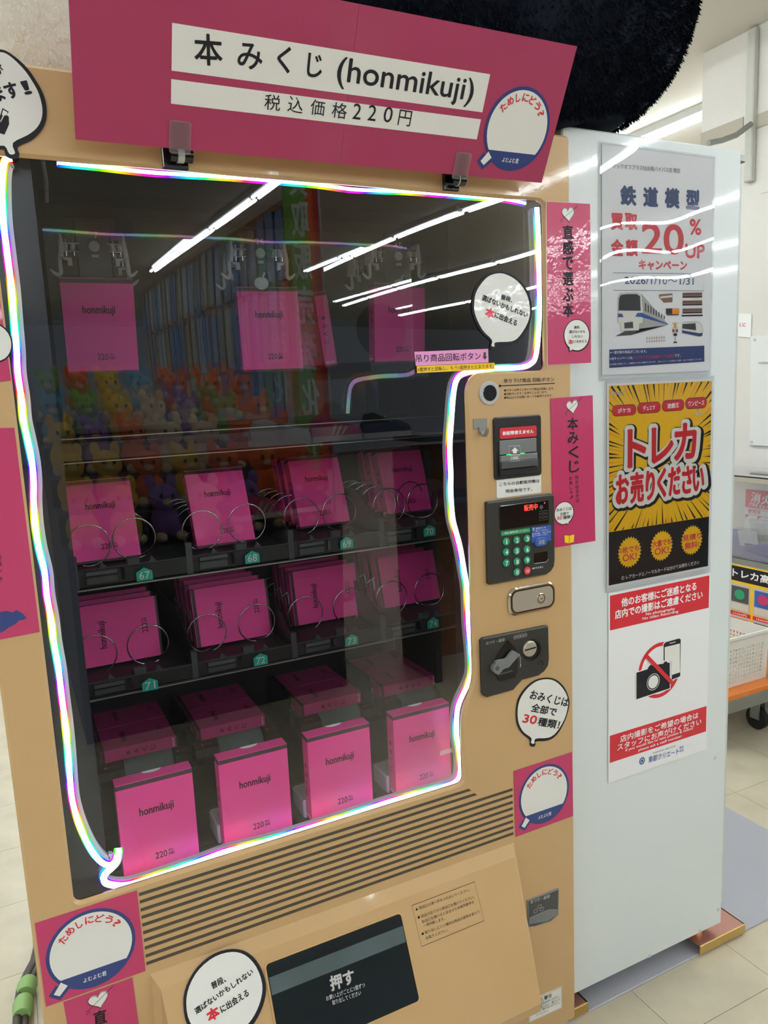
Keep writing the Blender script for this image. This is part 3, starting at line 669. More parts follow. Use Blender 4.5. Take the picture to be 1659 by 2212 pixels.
COILS = [(tA, [(190.6, 1178.6), (290, 1163), (436.6, 1145.5), (533.2, 1130), (651.3, 1116), (733, 1106.5), (840.6, 1093), (912.8, 1082.8)]),
         (tB, [(205.8, 1415.6), (320, 1392), (447, 1367.9), (554.6, 1345), (659.8, 1327.3), (755.4, 1308.4), (845.9, 1292.4), (927.3, 1275)])]
for t, cs in COILS:
    for i, c in enumerate(cs):
        y0 = (.36 if i < 4 else .42) if t is tA else (.385 if i < 4 else .41); p = atY(c[0], c[1], y0); R = .0385*(y0+1.15)/1.475; hand = 1 if i % 2 == 0 else -1; turns = 5; pit = .052; ph0 = -1.9 if hand == 1 else -1.1
        if i % 4 >= 2: ph0 += .6*hand
        g = G((0, 0, 0), (1, 0, 0), (0, 0, 1)); n = 30
        pts = [(p.x+R*math.cos(ph0+hand*2*math.pi*k/n), p.z+R*math.sin(ph0+hand*2*math.pi*k/n), -(y0+pit*max(0, k/n-.9)+.032*min(1, max(0, k/n-.9)/.2))) for k in range(n*turns)]
        g.tube(pts, .0015, 'wire', 5); g.obj('coil', t)

# ---- book boxes: one prototype with parts, then copies
def make_box(landscape=False):
    """local frame: origin front bottom left, x right, y back, z up; portrait art on the front face"""
    r = empty('book_box', (0, 0, 0))
    g = G((0, 0, 0)); g.box(0, BW, 0, BH, -BT, 0, 'boxpink'); s = g.obj('slipcase', r)
    g = G((0, 0, 0)); e = .0003
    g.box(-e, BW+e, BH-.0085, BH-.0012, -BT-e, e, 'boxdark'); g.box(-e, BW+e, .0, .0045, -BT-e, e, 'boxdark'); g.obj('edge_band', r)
    g = G((0, 0, 0)); g.text('honmikuji', (BW*.27, BH*.610), (BW*.72, BH*.610), .0180, 'ink_box', .0005, .016, 3, loc=True)
    g.text('220', (BW*.42, BH*.145), (BW*.575, BH*.145), .0112, 'ink_box', .0005, .006, 3, loc=True); g.text('yen', (BW*.59, BH*.135), (BW*.67, BH*.135), .0072, 'ink_box', .0005, .006, 2, loc=True); g.text('税込', (BW*.595, BH*.188), (BW*.665, BH*.188), .0042, 'ink_box', .0005, .006, 2, loc=True)
    # spine on the left side: title running down, small white shop mark at the foot
    g.frame((0, BT, 0), (0, -1, 0), (0, 0, 1)); zt = BH*.62
    for i, ch in enumerate('本みくじ'): g.text(ch, (BT*.28, zt-i*BH*.105), (BT*.68, zt-i*BH*.105), .0105, 'ink_box', .0006, .01, 2, loc=True)
    g.text('BOOK-OFF', (BT*.14, BH*.05), (BT*.86, BH*.05), .004, 'ink_white', .0006, .02, 2, loc=True)
    g.obj('lettering', r)
    g = G((0, 0, 0), (1, 0, 0), (0, 1, 0)); g.poly([(BW*.5-.016, BT*.995)]+[(BW*.5+.016*math.cos(a), BT*.995-.009*math.sin(a)) for a in [math.pi*k/12 for k in range(13)][::-1]], 'ink_white', BH+.0006); g.obj('page_edge', r)
    for c in r.children: c.matrix_parent_inverse = Matrix.Identity(4)
    return r
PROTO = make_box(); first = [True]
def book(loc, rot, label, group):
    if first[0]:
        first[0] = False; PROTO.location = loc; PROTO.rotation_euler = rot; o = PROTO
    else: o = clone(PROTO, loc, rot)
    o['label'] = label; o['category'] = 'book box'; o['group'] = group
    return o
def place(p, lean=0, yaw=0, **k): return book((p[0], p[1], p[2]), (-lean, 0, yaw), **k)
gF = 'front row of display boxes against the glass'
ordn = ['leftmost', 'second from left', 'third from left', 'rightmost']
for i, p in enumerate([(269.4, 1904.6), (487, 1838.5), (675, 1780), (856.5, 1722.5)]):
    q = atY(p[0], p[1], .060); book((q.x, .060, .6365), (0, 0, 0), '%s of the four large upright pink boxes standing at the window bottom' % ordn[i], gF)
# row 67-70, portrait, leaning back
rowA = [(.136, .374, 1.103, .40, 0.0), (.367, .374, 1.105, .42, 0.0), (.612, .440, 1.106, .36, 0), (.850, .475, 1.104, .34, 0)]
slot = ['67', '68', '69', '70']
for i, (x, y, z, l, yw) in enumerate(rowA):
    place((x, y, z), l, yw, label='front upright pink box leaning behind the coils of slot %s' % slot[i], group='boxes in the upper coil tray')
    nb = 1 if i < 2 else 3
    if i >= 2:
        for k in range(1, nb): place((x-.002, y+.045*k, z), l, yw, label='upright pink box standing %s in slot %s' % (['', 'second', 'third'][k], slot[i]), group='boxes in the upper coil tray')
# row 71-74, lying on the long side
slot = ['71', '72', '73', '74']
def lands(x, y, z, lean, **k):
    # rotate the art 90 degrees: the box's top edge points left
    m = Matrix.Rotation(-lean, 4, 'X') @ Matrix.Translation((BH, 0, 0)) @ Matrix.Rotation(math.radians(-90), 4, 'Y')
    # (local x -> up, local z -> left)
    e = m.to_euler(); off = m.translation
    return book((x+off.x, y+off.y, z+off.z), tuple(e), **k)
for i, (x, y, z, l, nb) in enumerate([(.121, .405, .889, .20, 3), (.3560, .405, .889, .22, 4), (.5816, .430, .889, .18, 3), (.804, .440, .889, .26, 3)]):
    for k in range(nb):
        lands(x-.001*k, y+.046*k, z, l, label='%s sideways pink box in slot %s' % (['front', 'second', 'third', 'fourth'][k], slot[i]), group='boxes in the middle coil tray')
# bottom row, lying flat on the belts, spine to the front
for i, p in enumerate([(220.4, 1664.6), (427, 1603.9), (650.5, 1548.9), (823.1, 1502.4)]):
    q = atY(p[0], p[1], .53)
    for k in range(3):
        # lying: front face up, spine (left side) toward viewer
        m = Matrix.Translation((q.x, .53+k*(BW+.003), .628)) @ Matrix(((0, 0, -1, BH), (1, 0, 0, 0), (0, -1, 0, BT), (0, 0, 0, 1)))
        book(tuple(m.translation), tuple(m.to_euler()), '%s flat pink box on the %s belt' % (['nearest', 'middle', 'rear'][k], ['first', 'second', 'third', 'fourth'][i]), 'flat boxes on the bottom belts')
    bt = empty('belt_lane', (q.x+.08, .6, .6)); bt.parent = VM; bt.matrix_parent_inverse = wm(VM).inverted()
    x0, x1 = q.x+.045, q.x+.150
    g = G((0, 0, 0), (1, 0, 0), (0, 0, 1))
    sec = [(-.90, .6265), (-.545, .6265)]+[(-.545+.034*math.sin(math.radians(a)), .5925+.034*math.cos(math.radians(a))) for a in range(10, 181, 17)]
    g.add([(x0, z, h) for h, z in sec]+[(x1, z, h) for h, z in sec], [(j, j+1, len(sec)+j+1, len(sec)+j) for j in range(len(sec)-1)], 'belt', True); g.obj('grey_belt', bt)
    for xa, xb in ((q.x-.012, x0-.002), (x1+.002, q.x+.186)):
        g = G((0, 0, 0)); g.box(xa, xb, .6345, .6265 if False else .640, -.75, -.60, 'blackp') if False else None
        sx = [(-.74, .6262), (-.53, .6262), (-.505, .618), (-.50, .600), (-.50, .6345-.05), (-.74, .5845)]
        g.add([(xa, z, h) for h, z in sx]+[(xb, z, h) for h, z in sx], [(j, (j+1) % 6, 6+(j+1) % 6, 6+j) for j in range(6)]+[tuple(range(6)), tuple(range(6, 12))], 'blackp')
        g.frame((0, .5285-.012, .6245), (1, 0, 0), V((0, .95, .3))); cx = (xa+xb)/2
        g.text('●→○', (cx-.012, -.006), (cx+.012, -.006), .006, 'redtext', .0012, .0, 2, loc=True) if xb-xa > .03 else None
        g.text('FRONT', (cx-.010, .004), (cx+.010, .004), .004, 'lightgrey', .0012, .0, 2, loc=True) if False else None
        g.obj('lane_side', bt)
    g = G((0, 0, 0)); g.box(q.x-.018, q.x-.013, .60, .675, -.74, -.56, 'blackp'); g.box(q.x-.022, q.x-.012, .60, .64, -.56, -.548, 'inner_grey', .001); g.obj('lane_divider', bt)
# small clear stands under the front boxes
for i, p in enumerate([(487, 1838.5), (675, 1780), (856.5, 1722.5)]):
    q = atY(p[0], p[1], .06); g = G((0, 0, 0), (1, 0, 0), (0, 1, 0))
    g.prism(rrect(q.x-.004, .0905, q.x+.10, .155, .006), .6345, .668, 'silicone', .003)
    g.obj('display_riser', None, label='pale grey riser block behind the %s upright display box' % ordn[i+1], category='riser', group='risers behind the display boxes')
# tape pieces
for pts, nm in (([(1290, 938), (1385, 912), (1380, 880), (1300, 902)], 'strip of clear tape holding the right edge of the rightmost display box'), ([(1288, 1160), (1370, 1140), (1370, 1110), (1290, 1125)], 'strip of clear tape at the bottom right corner of the rightmost display box'), ([(415, 1428), (530, 1395), (505, 1375), (420, 1400)], 'strip of clear tape on the bottom edge of the third display box')):
    zt_ = zm(560, 1350, 3.318); g = G((0, .0585, 0)); g.prism(g.P(pts, zt_), 0, .0004, 'tape' if 'tape' in MATS else 'sleeve_edge'); g.obj('tape_strip', None, label=nm, category='tape')
# hanging boxes and carousel hardware
ca = empty('hook_carousel', (.5, .4, 1.6)); ca.parent = VM; ca.matrix_parent_inverse = wm(VM).inverted()
for (px, py), lean, yw, lb in [((148, 808.5), -.18, -.02, 'pink box hanging under number 7'), ((526.5, 804.5), .08, -.10, 'pink box hanging under number 26'), ((810, 786), -.08, .0, 'pink box hanging under number 45')]:
    q = atY(px, py, .34); place((q.x, q.y, q.z), lean, yw, label=lb+' in the upper window', group='boxes hanging from the carousel')
    g = G((0, q.y-.001, 0)); cx = q.x+BW*.5; zt = q.z+BH*math.cos(lean)
    yy = -BH*math.sin(lean)*1.0
place((.735, .47, 1.462), .10, 1.15, label='pink box turned edge-on beside the number 45 box', group='boxes hanging from the carousel')
place((.655, .50, 1.462), .05, .55, label='pink box hanging half turned between numbers 26 and 45', group='boxes hanging from the carousel')
zh = zm(90, 480, 6.146)
def bracket(mirror=False):
    g = G((0, .335, 0)); o = g.L(*zh(290, 330))
    def Q(pts): return [((a[0]-o[0])*(-1 if mirror else 1), a[1]-o[1]) for a in g.P(pts, zh)]
    g2 = G((0, 0, 0)); 
    g2.prism(Q([(225, 150), (255, 150), (290, 270), (292, 450), (262, 470), (215, 455)]), -.03, 0, 'hookplastic', .002)
    g2.tube([(a[0], a[1], -.01) for a in Q([(238, 455), (248, 560), (262, 630), (258, 672), (235, 690), (205, 684), (160, 655), (115, 612)])], [.0042, .004, .004, .004, .0038, .0036, .003, .0015], 'hookplastic', 8)
    g2.prism(Q([(290, 455), (405, 462), (420, 575), (360, 565), (350, 500), (290, 480)]), -.014, -.006, 'hookplastic', .001)
    for y in (270, 378): g2.tube([(a[0], a[1], -.004) for a in Q([(285, y), (500, y+4)])], .0014, 'wire', 6)
    for x, ya, yb in ((308, 208, 265), (405, 208, 265), (325, 385, 450), (430, 385, 450)): g2.tube([(a[0], a[1], .0) for a in Q([(x, ya), (x+6, yb)])], .0020, 'chrome', 8)
    for x in (320, 415): g2.prism(Q([(x-30, 370), (x+30, 370), (x+30, 280), (x-30, 280)]), -.012, -.002, 'hookplastic', .002)
    return g2
bl = bracket(False); br = bracket(True)
def putb(gg, px, py, Y):
    q = atY(px, py, Y); h = G(); h.v = [V((v.x+q.x, v.y+Y, v.z+q.z)) for v in gg.v]; h.f = gg.f; h.m = gg.m; h.smooth = gg.smooth; h.names = gg.names; return h.obj('hook_bracket', ca)
for px, py in ((137, 533.7), (505, 546), (809, 550)): putb(bl, px, py, .34)
for px, py in ((264, 537), (612.6, 548), (902, 550)): putb(br, px, py, .34)
putb(bl, 770, 577, .45); putb(bl, 492, 572, .45); putb(br, 268, 558, .40)
for num, a, b, c in (('7', (204, 514), (213, 514), (203, 532.4)), ('26', (552.4, 528), (572.7, 528), (562, 547)), ('45', (852, 537), (870.5, 537), (860.4, 553.6))):
    g = G((0, .36, 0)); cc = g.L(*c); g.box(cc[0]-.030, cc[0]+.030, cc[1]-.075, cc[1]+.045, -.012, -.003, 'blackp', .002)
    g.text(num, a, b, 13.5, 'lightgrey', -.0022, .01); g.disc(cc, .0095, -.003, .003, 'hookplastic', .001, 24); g.box(cc[0]-.006, cc[0]+.006, cc[1]-.020, cc[1]-.014, -.003, .002, 'hookplastic', .001)
    g.obj('number_plate', ca)
for c in ((565, 612), (864, 615)):
    g = G((0, .345, 0)); q = g.L(*c); g.prism(ellipse(q[0], q[1], .0145, .0125, 24), -.002, .001, 'lightgrey', .0006); g.tube([(q[0]+.002, q[1]+.008, .002), (q[0]+.004, q[1]+.016, .004), (q[0]+.006, q[1]+.020, .006)], .0022, 'hookplastic', 6); g.obj('hanger_tab', ca)
g = G((0, .42, 0)); p = g.L(180, 600); g.box(p[0]-.01, p[0]+.075, p[1]-.005, p[1]+.022, -.002, 0, 'acrylic'); g.obj('clear_stop', ca)

# ================================================================ rainbow light strip
main = [(25, 343), (11, 348), (5, 378), (5, 435), (7.6, 482), (12, 520), (18, 568), (25, 625), (31, 700), (36, 757), (38, 804), (46, 860), (50, 905), (59, 947), (69, 998), (72.5, 1042), (72.5, 1082), (76, 1133), (84, 1184), (96, 1234), (101, 1285), (110, 1336), (116, 1386), (125.6, 1440), (133, 1501), (140.7, 1561), (146.7, 1621), (151, 1681), (156, 1727), (168, 1772), (187, 1817), (205.5, 1847), (223.6, 1864), (238.6, 1866), (248, 1858), (252, 1846)]
bot = [(256, 1836), (252, 1860), (240, 1874), (228, 1885), (223.6, 1897), (232.6, 1907.6), (268.8, 1911), (311, 1900), (362, 1883), (431.5, 1859), (488.8, 1838), (552, 1822), (600, 1809), (650.4, 1793), (740.8, 1764.4), (831, 1734), (891.5, 1716), (951.8, 1699.6), (982, 1687.6), (992.5, 1666.5), (991, 1621), (985, 1591), (985, 1546), (991, 1516), (1009, 1476.6), (1016.6, 1452.5), (1016.6, 1416), (1010.6, 1350), (1008.8, 1297.6), (1006.6, 1265), (1001, 1232.5), (992.5, 1183), (984, 1150.5), (976, 1118), (972, 1063.8), (972, 1020), (969.8, 966), (973, 912), (978.4, 846.8), (986, 818.6), (1001, 807), (1030, 801), (1068.5, 796), (1122.7, 793.6), (1144.4, 786), (1155, 770.8), (1161, 723.6), (1163.5, 655), (1162.3, 586), (1161, 517.4), (1157.8, 448.7)]
top = [(1134, 440), (1089, 431), (1031.8, 427), (963, 421), (883, 415), (820, 412.5), (759, 409.8), (679.6, 399), (600, 392.5), (501.5, 384), (385.8, 377.3), (308.6, 372), (212, 361), (123.5, 352)]
def spline(pts, k=4):
    out = []
    for i in range(len(pts)-1):
        p0 = pts[max(i-1, 0)]; p1 = pts[i]; p2 = pts[i+1]; p3 = pts[min(i+2, len(pts)-1)]
        for j in range(k):
            t = j/k; out.append(tuple(0.5*((2*p1[d])+(-p0[d]+p2[d])*t+(2*p0[d]-5*p1[d]+4*p2[d]-p3[d])*t*t+(-p0[d]+3*p1[d]-3*p2[d]+p3[d])*t**3) for d in (0, 1)))
    out.append(pts[-1]); return out
import colorsys
ls = empty('light_strip', (.45, .035, .66), label='wavy rainbow glowing light strip taped inside the window frame', category='light strip')
def strip(path, Y, wd, body, s0):
    P = spline([L0w(p, Y) for p in path]); n = len(P); s = s0
    def rib(w0, w1, h0, h1, m):
        g = G((0, Y, 0)); vs_ = []; hues = []; ss = s0
        for i in range(n):
            a = P[max(i-1, 0)]; b = P[min(i+1, n-1)]; dx, dy = b[0]-a[0], b[1]-a[1]; l = math.hypot(dx, dy) or 1e-9; nx, ny = -dy/l, dx/l
            if i: ss += math.hypot(P[i][0]-P[i-1][0], P[i][1]-P[i-1][1])
            c = colorsys.hsv_to_rgb((ss/.155) % 1.0, 1, 1)
            for (w, h) in ((w0, h0), (w1, h0), (w1, h1), (w0, h1)): vs_.append((P[i][0]+nx*w, P[i][1]+ny*w, h)); hues.append((*c, 1))
        fs = [(4*i+k, 4*i+(k+1) % 4, 4*i+4+(k+1) % 4, 4*i+4+k) for i in range(n-1) for k in range(4)]+[(0, 1, 2, 3), (4*n-4, 4*n-3, 4*n-2, 4*n-1)]
        g.add(vs_, fs, m); g.hue = hues; return g
    rib(-wd, wd, -.006, .004, 'strip_core').obj('glowing_core', ls)
    rib(-wd-.0016, -wd-.0001, -.006, .001, 'strip_edge').obj('glow_edge', ls)
    rib(wd+.0001, wd+.0016, -.0058, .0015, 'strip_edge').obj('glow_edge', ls)
    if body: rib(wd+.0017, wd+body, -.010, -.001, 'silicone').obj('silicone_body', ls)
def L0w(p, Y): q = atY(p[0], p[1], Y); return (q.x, q.z)
strip(main, .021, .0038, .0075, 0); strip(bot, .0205, .0046, .0030, .05); strip(top, .020, .0022, 0, .1)
# transparent tape patches inside
# ================================================================ stickers on the machine
def heart(g, c, s, m, h, tilt=0.0):
    pts = []
    for i in range(28):
        t = 2*math.pi*i/28; x = 16*math.sin(t)**3/17; y = (13*math.cos(t)-5*math.cos(2*t)-2*math.cos(3*t)-math.cos(4*t))/17
        pts.append((c[0]+s*(x*math.cos(tilt)-y*math.sin(tilt)), c[1]+s*(x*math.sin(tilt)+y*math.cos(tilt))))
    return pts
def heart_arrow(g, px, s, h=.0006, tilt=.12):
    c = g.L(*px); p = heart(g, c, s, 'paper_matte', h, tilt); g.poly(p, 'lam_white_flat', h); p2 = heart(g, (c[0]-s*.03, c[1]-s*.06), s, '', h, tilt); g.stroke(p2, s*.045, 'ink', h+.0002, True)
    a = (c[0]-s*1.15, c[1]-s*.85); b = (c[0]+s*1.25, c[1]+s*.8); g.stroke([a, b], s*.04, 'ink', h+.0004)
    g.stroke([(a[0]-s*.08, a[1]-s*.28), (a[0]-s*.05, a[1]+s*.12), (a[0]+s*.28, a[1]-s*.22), (a[0]-s*.08, a[1]-s*.28)], s*.04, 'ink', h+.0004)
    g.stroke([(b[0]-s*.05, b[1]-s*.1), (b[0]+s*.3, b[1]+s*.25), (b[0]+s*.02, b[1]+s*.3)], s*.04, 'ink', h+.0004)
def badge(g, c, r, h=.0006):
    """round badge: navy rim, white disc, navy foot with name, red words on an arc"""
    body = ellipse(c[0], c[1], r, r, 48)
    g.poly(body, 'navy', h); g.poly(ellipse(c[0], c[1], r*.92, r*.92, 48), 'lam_white_flat', h+.0002)
    g.poly([(c[0]-r*.86, c[1]-r*.62), (c[0]-r*1.03, c[1]-r*.84), (c[0]-r*.80, c[1]-r*1.03), (c[0]-r*.55, c[1]-r*.80)], 'navy', h-.0001)
    g.poly([(c[0]-r*.72, c[1]-r*.56), (c[0]-r*.92, c[1]-r*.83), (c[0]-r*.80, c[1]-r*.92), (c[0]-r*.56, c[1]-r*.68)], 'lam_white_flat', h+.0003)
    a0 = math.radians(215); a1 = math.radians(325)
    g.poly([(c[0]+r*.94*math.cos(a0+(a1-a0)*i/16), c[1]+r*.94*math.sin(a0+(a1-a0)*i/16)) for i in range(17)], 'navy', h+.0004)
    g.text('よむよむ君', (c[0]-r*.26, c[1]-r*.80), (c[0]+r*.26, c[1]-r*.80), r*.12, 'ink_white', h+.0007, .01, 2, loc=True)
    for i, ch in enumerate('ためしにどう?'):
        a = math.radians(141-i*17.5); rr = r*.66; x = c[0]+rr*math.cos(a); y = c[1]+rr*math.sin(a); ux, uy = math.sin(a), -math.cos(a); hw = r*.095*(.7 if ch in '?し' else 1)
        g.text(ch, (x-ux*hw, y-uy*hw), (x+ux*hw, y+uy*hw), r*.19, 'red', h+.0006, .03, 3, loc=True)
def quad(g, pts, m, th=.0004): g.prism(pts, 0, th, m)
g = G((0, -.0005, 0)); p = g.P([(1113.2, 1808), (1238, 1762.4), (1235.5, 1624.5), (1109.2, 1665.6)]); quad(g, p, 'lam_pink'); badge(g, g.L(1175.5, 1715), .0625)
g.obj('square_sticker', None, label='square pink sticker with round white badge low on the right column', category='sticker')
g = G((0, -.0005, 0)); p = g.P([(99.5, 2174.8), (314.3, 2097), (295.8, 1923.4), (75.2, 1994.7)]); quad(g, p, 'lam_pink'); badge(g, g.L(198, 2049), .064)
g.obj('square_sticker', None, label='square pink sticker with round white badge below the window left', category='sticker')
g = G((0, -.0005, 0)); z6c = zm(0, 2000, 4.879); p = g.P([(790, 1500), (1500, 1320), (1395, 545), (668, 805)], z6c); quad(g, p, 'lam_pink'); heart_arrow(g, z6c(1040, 775), .0155); g.text('直', (985, 1060), (1130, 1010), 150, 'ink', .0006, .03, z=z6c)
g.text('感', (1010, 1230), (1160, 1180), 150, 'ink', .0006, .03, z=z6c)
g.obj('tall_sticker', None, label='tall pink sticker with heart running off the bottom of the picture', category='sticker')
# right tall stickers, standing proud of the door edge
zs = zm(1160, 420, 5.82)
def bubble_px(g, c, rx, ry, z, h, tail, edge=.0008):
    o = []
    c0 = g.L(*z(*c)); e = g.L(*z(c[0]+rx, c[1])); f = g.L(*z(c[0], c[1]-ry)); RX_ = e[0]-c0[0]; RY_ = f[1]-c0[1]
    g.poly(ellipse(c0[0]+RX_*.02, c0[1]-RY_*.02, RX_*1.04, RY_*1.04, 36), 'ink', h); tp = g.P(tail, z); g.poly(tp, 'ink', h)
    g.poly(ellipse(c0[0], c0[1], RX_*.97, RY_*.97, 36), 'lam_white_flat', h+.0002); m_ = (sum(p[0] for p in tp)/len(tp), sum(p[1] for p in tp)/len(tp)); g.poly([(m_[0]+(p[0]-m_[0])*.6, m_[1]+(p[1]-m_[1])*.6+.0005) for p in tp], 'lam_white_flat', h+.0003)
g = G((0, -.0010, 0)); p = g.P([(128, 2145), (682, 2118), (668, 118), (112, 88)], zs); quad(g, p, 'lam_pink_rough'); 
g.stroke(p, .0012, 'lam_white_flat', .0005, True); heart_arrow(g, zs(390, 240), .0150, .0007)
for i, ch in enumerate('直感で選ぶ本'): y = 562+i*196; g.text(ch, (325, y), (458, y-4), 172, 'ink', .0008, .03, z=zs)
bubble_px(g, (497, 1770), 158, 198, zs, .0008, [(385, 1925), (405, 1985), (445, 1960), (455, 1930)])
for t, a, b, m_ in [('普段、', (460, 1690), (540, 1688), 'ink'), ('選ばないかも', (400, 1746), (600, 1742), 'ink'), ('しれない', (436, 1805), (570, 1802), 'ink'), ('に出あえる', (455, 1866), (620, 1862), 'ink')]: g.text(t, a, b, 36, m_, .0014, .015, 2, zs)
g.text('本', (388, 1888), (448, 1886), 66, 'red', .0014, .03, 2, zs)
g.obj('tall_sticker', None, label='upper tall glossy pink sticker overhanging right edge of beige door', category='sticker')
g = G((0, -.0010, 0)); p = g.P([(1085, 1950), (1502, 1882), (1475, 432), (1055, 465)], z6); quad(g, p, 'lam_pink_rough'); heart_arrow(g, z6(1272, 540), .0150, .0007)
for i, ch in enumerate('本みくじ'): y = 780+i*142; g.text(ch, (1222+i*5, y), (1328+i*4, y-8), 122, 'ink', .0008, .028, z=z6)
for i, ch in enumerate('何が出るかは'): g.text(ch, (1298+i*2, 1270+i*46), (1330+i*2, 1266+i*46), 38, 'ink', .0008, .012, 2, z6)
for i, ch in enumerate('お楽しみ♪'): g.text(ch, (1238+i*2, 1280+i*46), (1270+i*2, 1277+i*46), 38, 'ink', .0008, .012, 2, z6)
bubble_px(g, (1188, 1605), 95, 112, z6, .0008, [(1200, 1700), (1228, 1722), (1240, 1705), (1232, 1690)])
for t, a, b in [('おみくじは', (1112, 1592), (1262, 1574)), ('全部で', (1146, 1632), (1234, 1622)), ('種類！', (1176, 1668), (1262, 1656))]: g.text(t, a, b, 34, 'ink', .0014, .015, 2, z6)
g.text('30', (1114, 1676), (1166, 1670), 36, 'red', .0014, .02, 2, z6)
g.poly(g.P([(1195, 1900), (1240, 1905), (1285, 1892), (1290, 1818), (1240, 1830), (1192, 1826)], z6), 'label_yellow', .0010); g.stroke(g.P([(1240, 1903), (1240, 1828)], z6), .0008, 'ink', .0013)
g.obj('tall_sticker', None, label='lower tall glossy pink sticker beside the keypad overhanging door edge', category='sticker')
# left edge stickers
g = G((0, -.0005, 0)); p = g.P([(-80, 560), (0, 640), (18, 760), (28, 822), (-80, 822)]); p = g.P([(-60, 830), (24, 822), (-8, 590), (-80, 600)]); quad(g, p, 'lam_pink')
c = g.L(-12, 740); g.poly(ellipse(c[0], c[1], .022, .026, 24), 'ink', .0006); g.poly(ellipse(c[0], c[1], .020, .024, 24), 'lam_white_flat', .0009); g.obj('tall_sticker', None, label='upper pink sticker cut by the left picture edge beside the window', category='sticker')
z3 = zm(0, 1200, 7.375); g = G((0, -.0005, 0)); p = g.P([(-70, 1395), (86, 1365), (31, 924), (-70, 926)]); quad(g, p, 'lam_pink')
g.poly(g.P([(0, 1235), (80, 1195), (130, 1150), (250, 1090), (310, 1030), (380, 1025), (425, 990), (350, 915), (300, 890), (265, 865), (205, 905), (100, 880), (0, 900)], z3), 'navy', .0006)
for i, (ch, x, y) in enumerate([('お', -8, 40), ('楽', -4, 150), ('し', 0, 240), ('み', 4, 385)]): g.text(ch, (x-30, y+30), (x+44, y+10), 90, 'ink', .0007, .01, 2, z3)
g.obj('tall_sticker', None, label='lower pink sticker with navy cloth shape cut by left picture edge', category='sticker')
# speech bubbles
def bubble(g, outer, inner, m, th=.0012):
    outer = closed(outer); inner = closed(inner)
    g.prism(outer, 0, th, 'ink'); g.poly(inner, m, th+.0003)
zp = zm(0, 100, 7.375)
g = G((0, -.0012, 0)); out = g.P([(-560, 900), (-520, 500), (-350, 200), (-120, 70), (0, 55), (120, 90), (300, 220), (450, 370), (560, 530), (660, 700), (725, 880), (745, 1060), (725, 1210), (650, 1360), (500, 1500), (285, 1605), (310, 1720), (290, 1780), (230, 1800), (150, 1785), (90, 1740), (50, 1640), (-120, 1640), (-380, 1400)], zp)
inn = g.P([(-500, 900), (-460, 520), (-300, 230), (-120, 120), (0, 100), (110, 130), (260, 250), (400, 400), (510, 560), (600, 720), (655, 890), (675, 1040), (655, 1180), (580, 1310), (440, 1420), (205, 1545), (240, 1705), (150, 1720), (70, 1590), (-120, 1590), (-340, 1380)], zp)
bubble(g, out, inn, 'lam_white'); g.text('ます', (-60, 905), (340, 810), 250, 'ink', .0018, .04, z=zp); g.text('！', (400, 785), (520, 760), 210, 'ink', .0018, .04, z=zp); g.text('が', (-60, 470), (80, 440), 150, 'ink', .0018, .03, z=zp)
g.poly(g.P([(-40, 1380), (70, 1415), (145, 1250), (140, 1130), (105, 1100), (140, 1050), (40, 990), (10, 1080), (-20, 1180)], zp), 'ink', .0018); g.poly(g.P([(10, 1220), (70, 1110), (100, 1110), (120, 1060), (50, 1020), (30, 1090), (45, 1120), (5, 1200)], zp), 'lam_white_flat', .0021)
g.obj('speech_bubble_sign', None, label='white speech bubble sticker with thick black edge at top left corner', category='sticker')
zq = zm(860, 380, 4.366)
g = G((0, .0070, 0)); out = g.P([(695, 1180), (720, 1070), (800, 960), (880, 915), (990, 908), (1100, 950), (1190, 1040), (1245, 1150), (1258, 1280), (1230, 1420), (1150, 1540), (1080, 1590), (930, 1585), (925, 1620), (885, 1640), (862, 1610), (868, 1555), (770, 1460), (700, 1300)], zq)
inn = g.P([(715, 1180), (740, 1080), (815, 975), (890, 930), (985, 922), (1090, 970), (1170, 1050), (1220, 1150), (1240, 1280), (1215, 1390), (1145, 1505), (1070, 1560), (915, 1570), (905, 1608), (875, 1600), (880, 1545), (790, 1450), (720, 1300)], zq)
bubble(g, out, inn, 'lam_white'); g.text('普段、', (962, 1162), (1068, 1198), 50, 'ink', .0020, .03, z=zq); g.text('選ばないかもしれない', (782, 1172), (1208, 1340), 56, 'ink', .0020, .03, z=zq); g.text('に出会える', (900, 1336), (1108, 1420), 62, 'ink', .0020, .03, z=zq); g.text('本', (808, 1322), (892, 1354), 92, 'red', .0020, .05, z=zq)
g.obj('speech_bubble_sign', None, label='glossy wrinkled speech bubble sticker on the upper right window glass', category='sticker')
g = G((0, -.0008, 0)); out = g.P([(710, 1560), (730, 1430), (800, 1320), (900, 1240), (1015, 1215), (1110, 1235), (1190, 1310), (1235, 1410), (1240, 1500), (1200, 1640), (1120, 1780), (1030, 1840), (910, 1850), (905, 1880), (885, 1903), (850, 1890), (845, 1835), (770, 1770), (720, 1680)], z7)
inn = g.P([(725, 1560), (745, 1440), (810, 1335), (905, 1255), (1010, 1230), (1100, 1250), (1175, 1320), (1222, 1410), (1226, 1500), (1190, 1630), (1110, 1760), (1030, 1812), (905, 1822), (892, 1870), (858, 1862), (862, 1815), (785, 1755), (738, 1670)], z7)
bubble(g, out, inn, 'lam_white_flat', .0008); g.text('おみくじは', (838, 1424), (1218, 1508), 88, 'ink', .0014, .03, z=z7); g.text('全部で', (850, 1550), (1100, 1600), 84, 'ink', .0014, .03, z=z7); g.text('種類！', (915, 1690), (1130, 1728), 84, 'ink', .0014, .03, z=z7); g.text('30', (768, 1660), (905, 1680), 84, 'red', .0014, .04, z=z7)
g.obj('speech_bubble_sign', None, label='white speech bubble sticker below the coin panel on beige column', category='sticker')
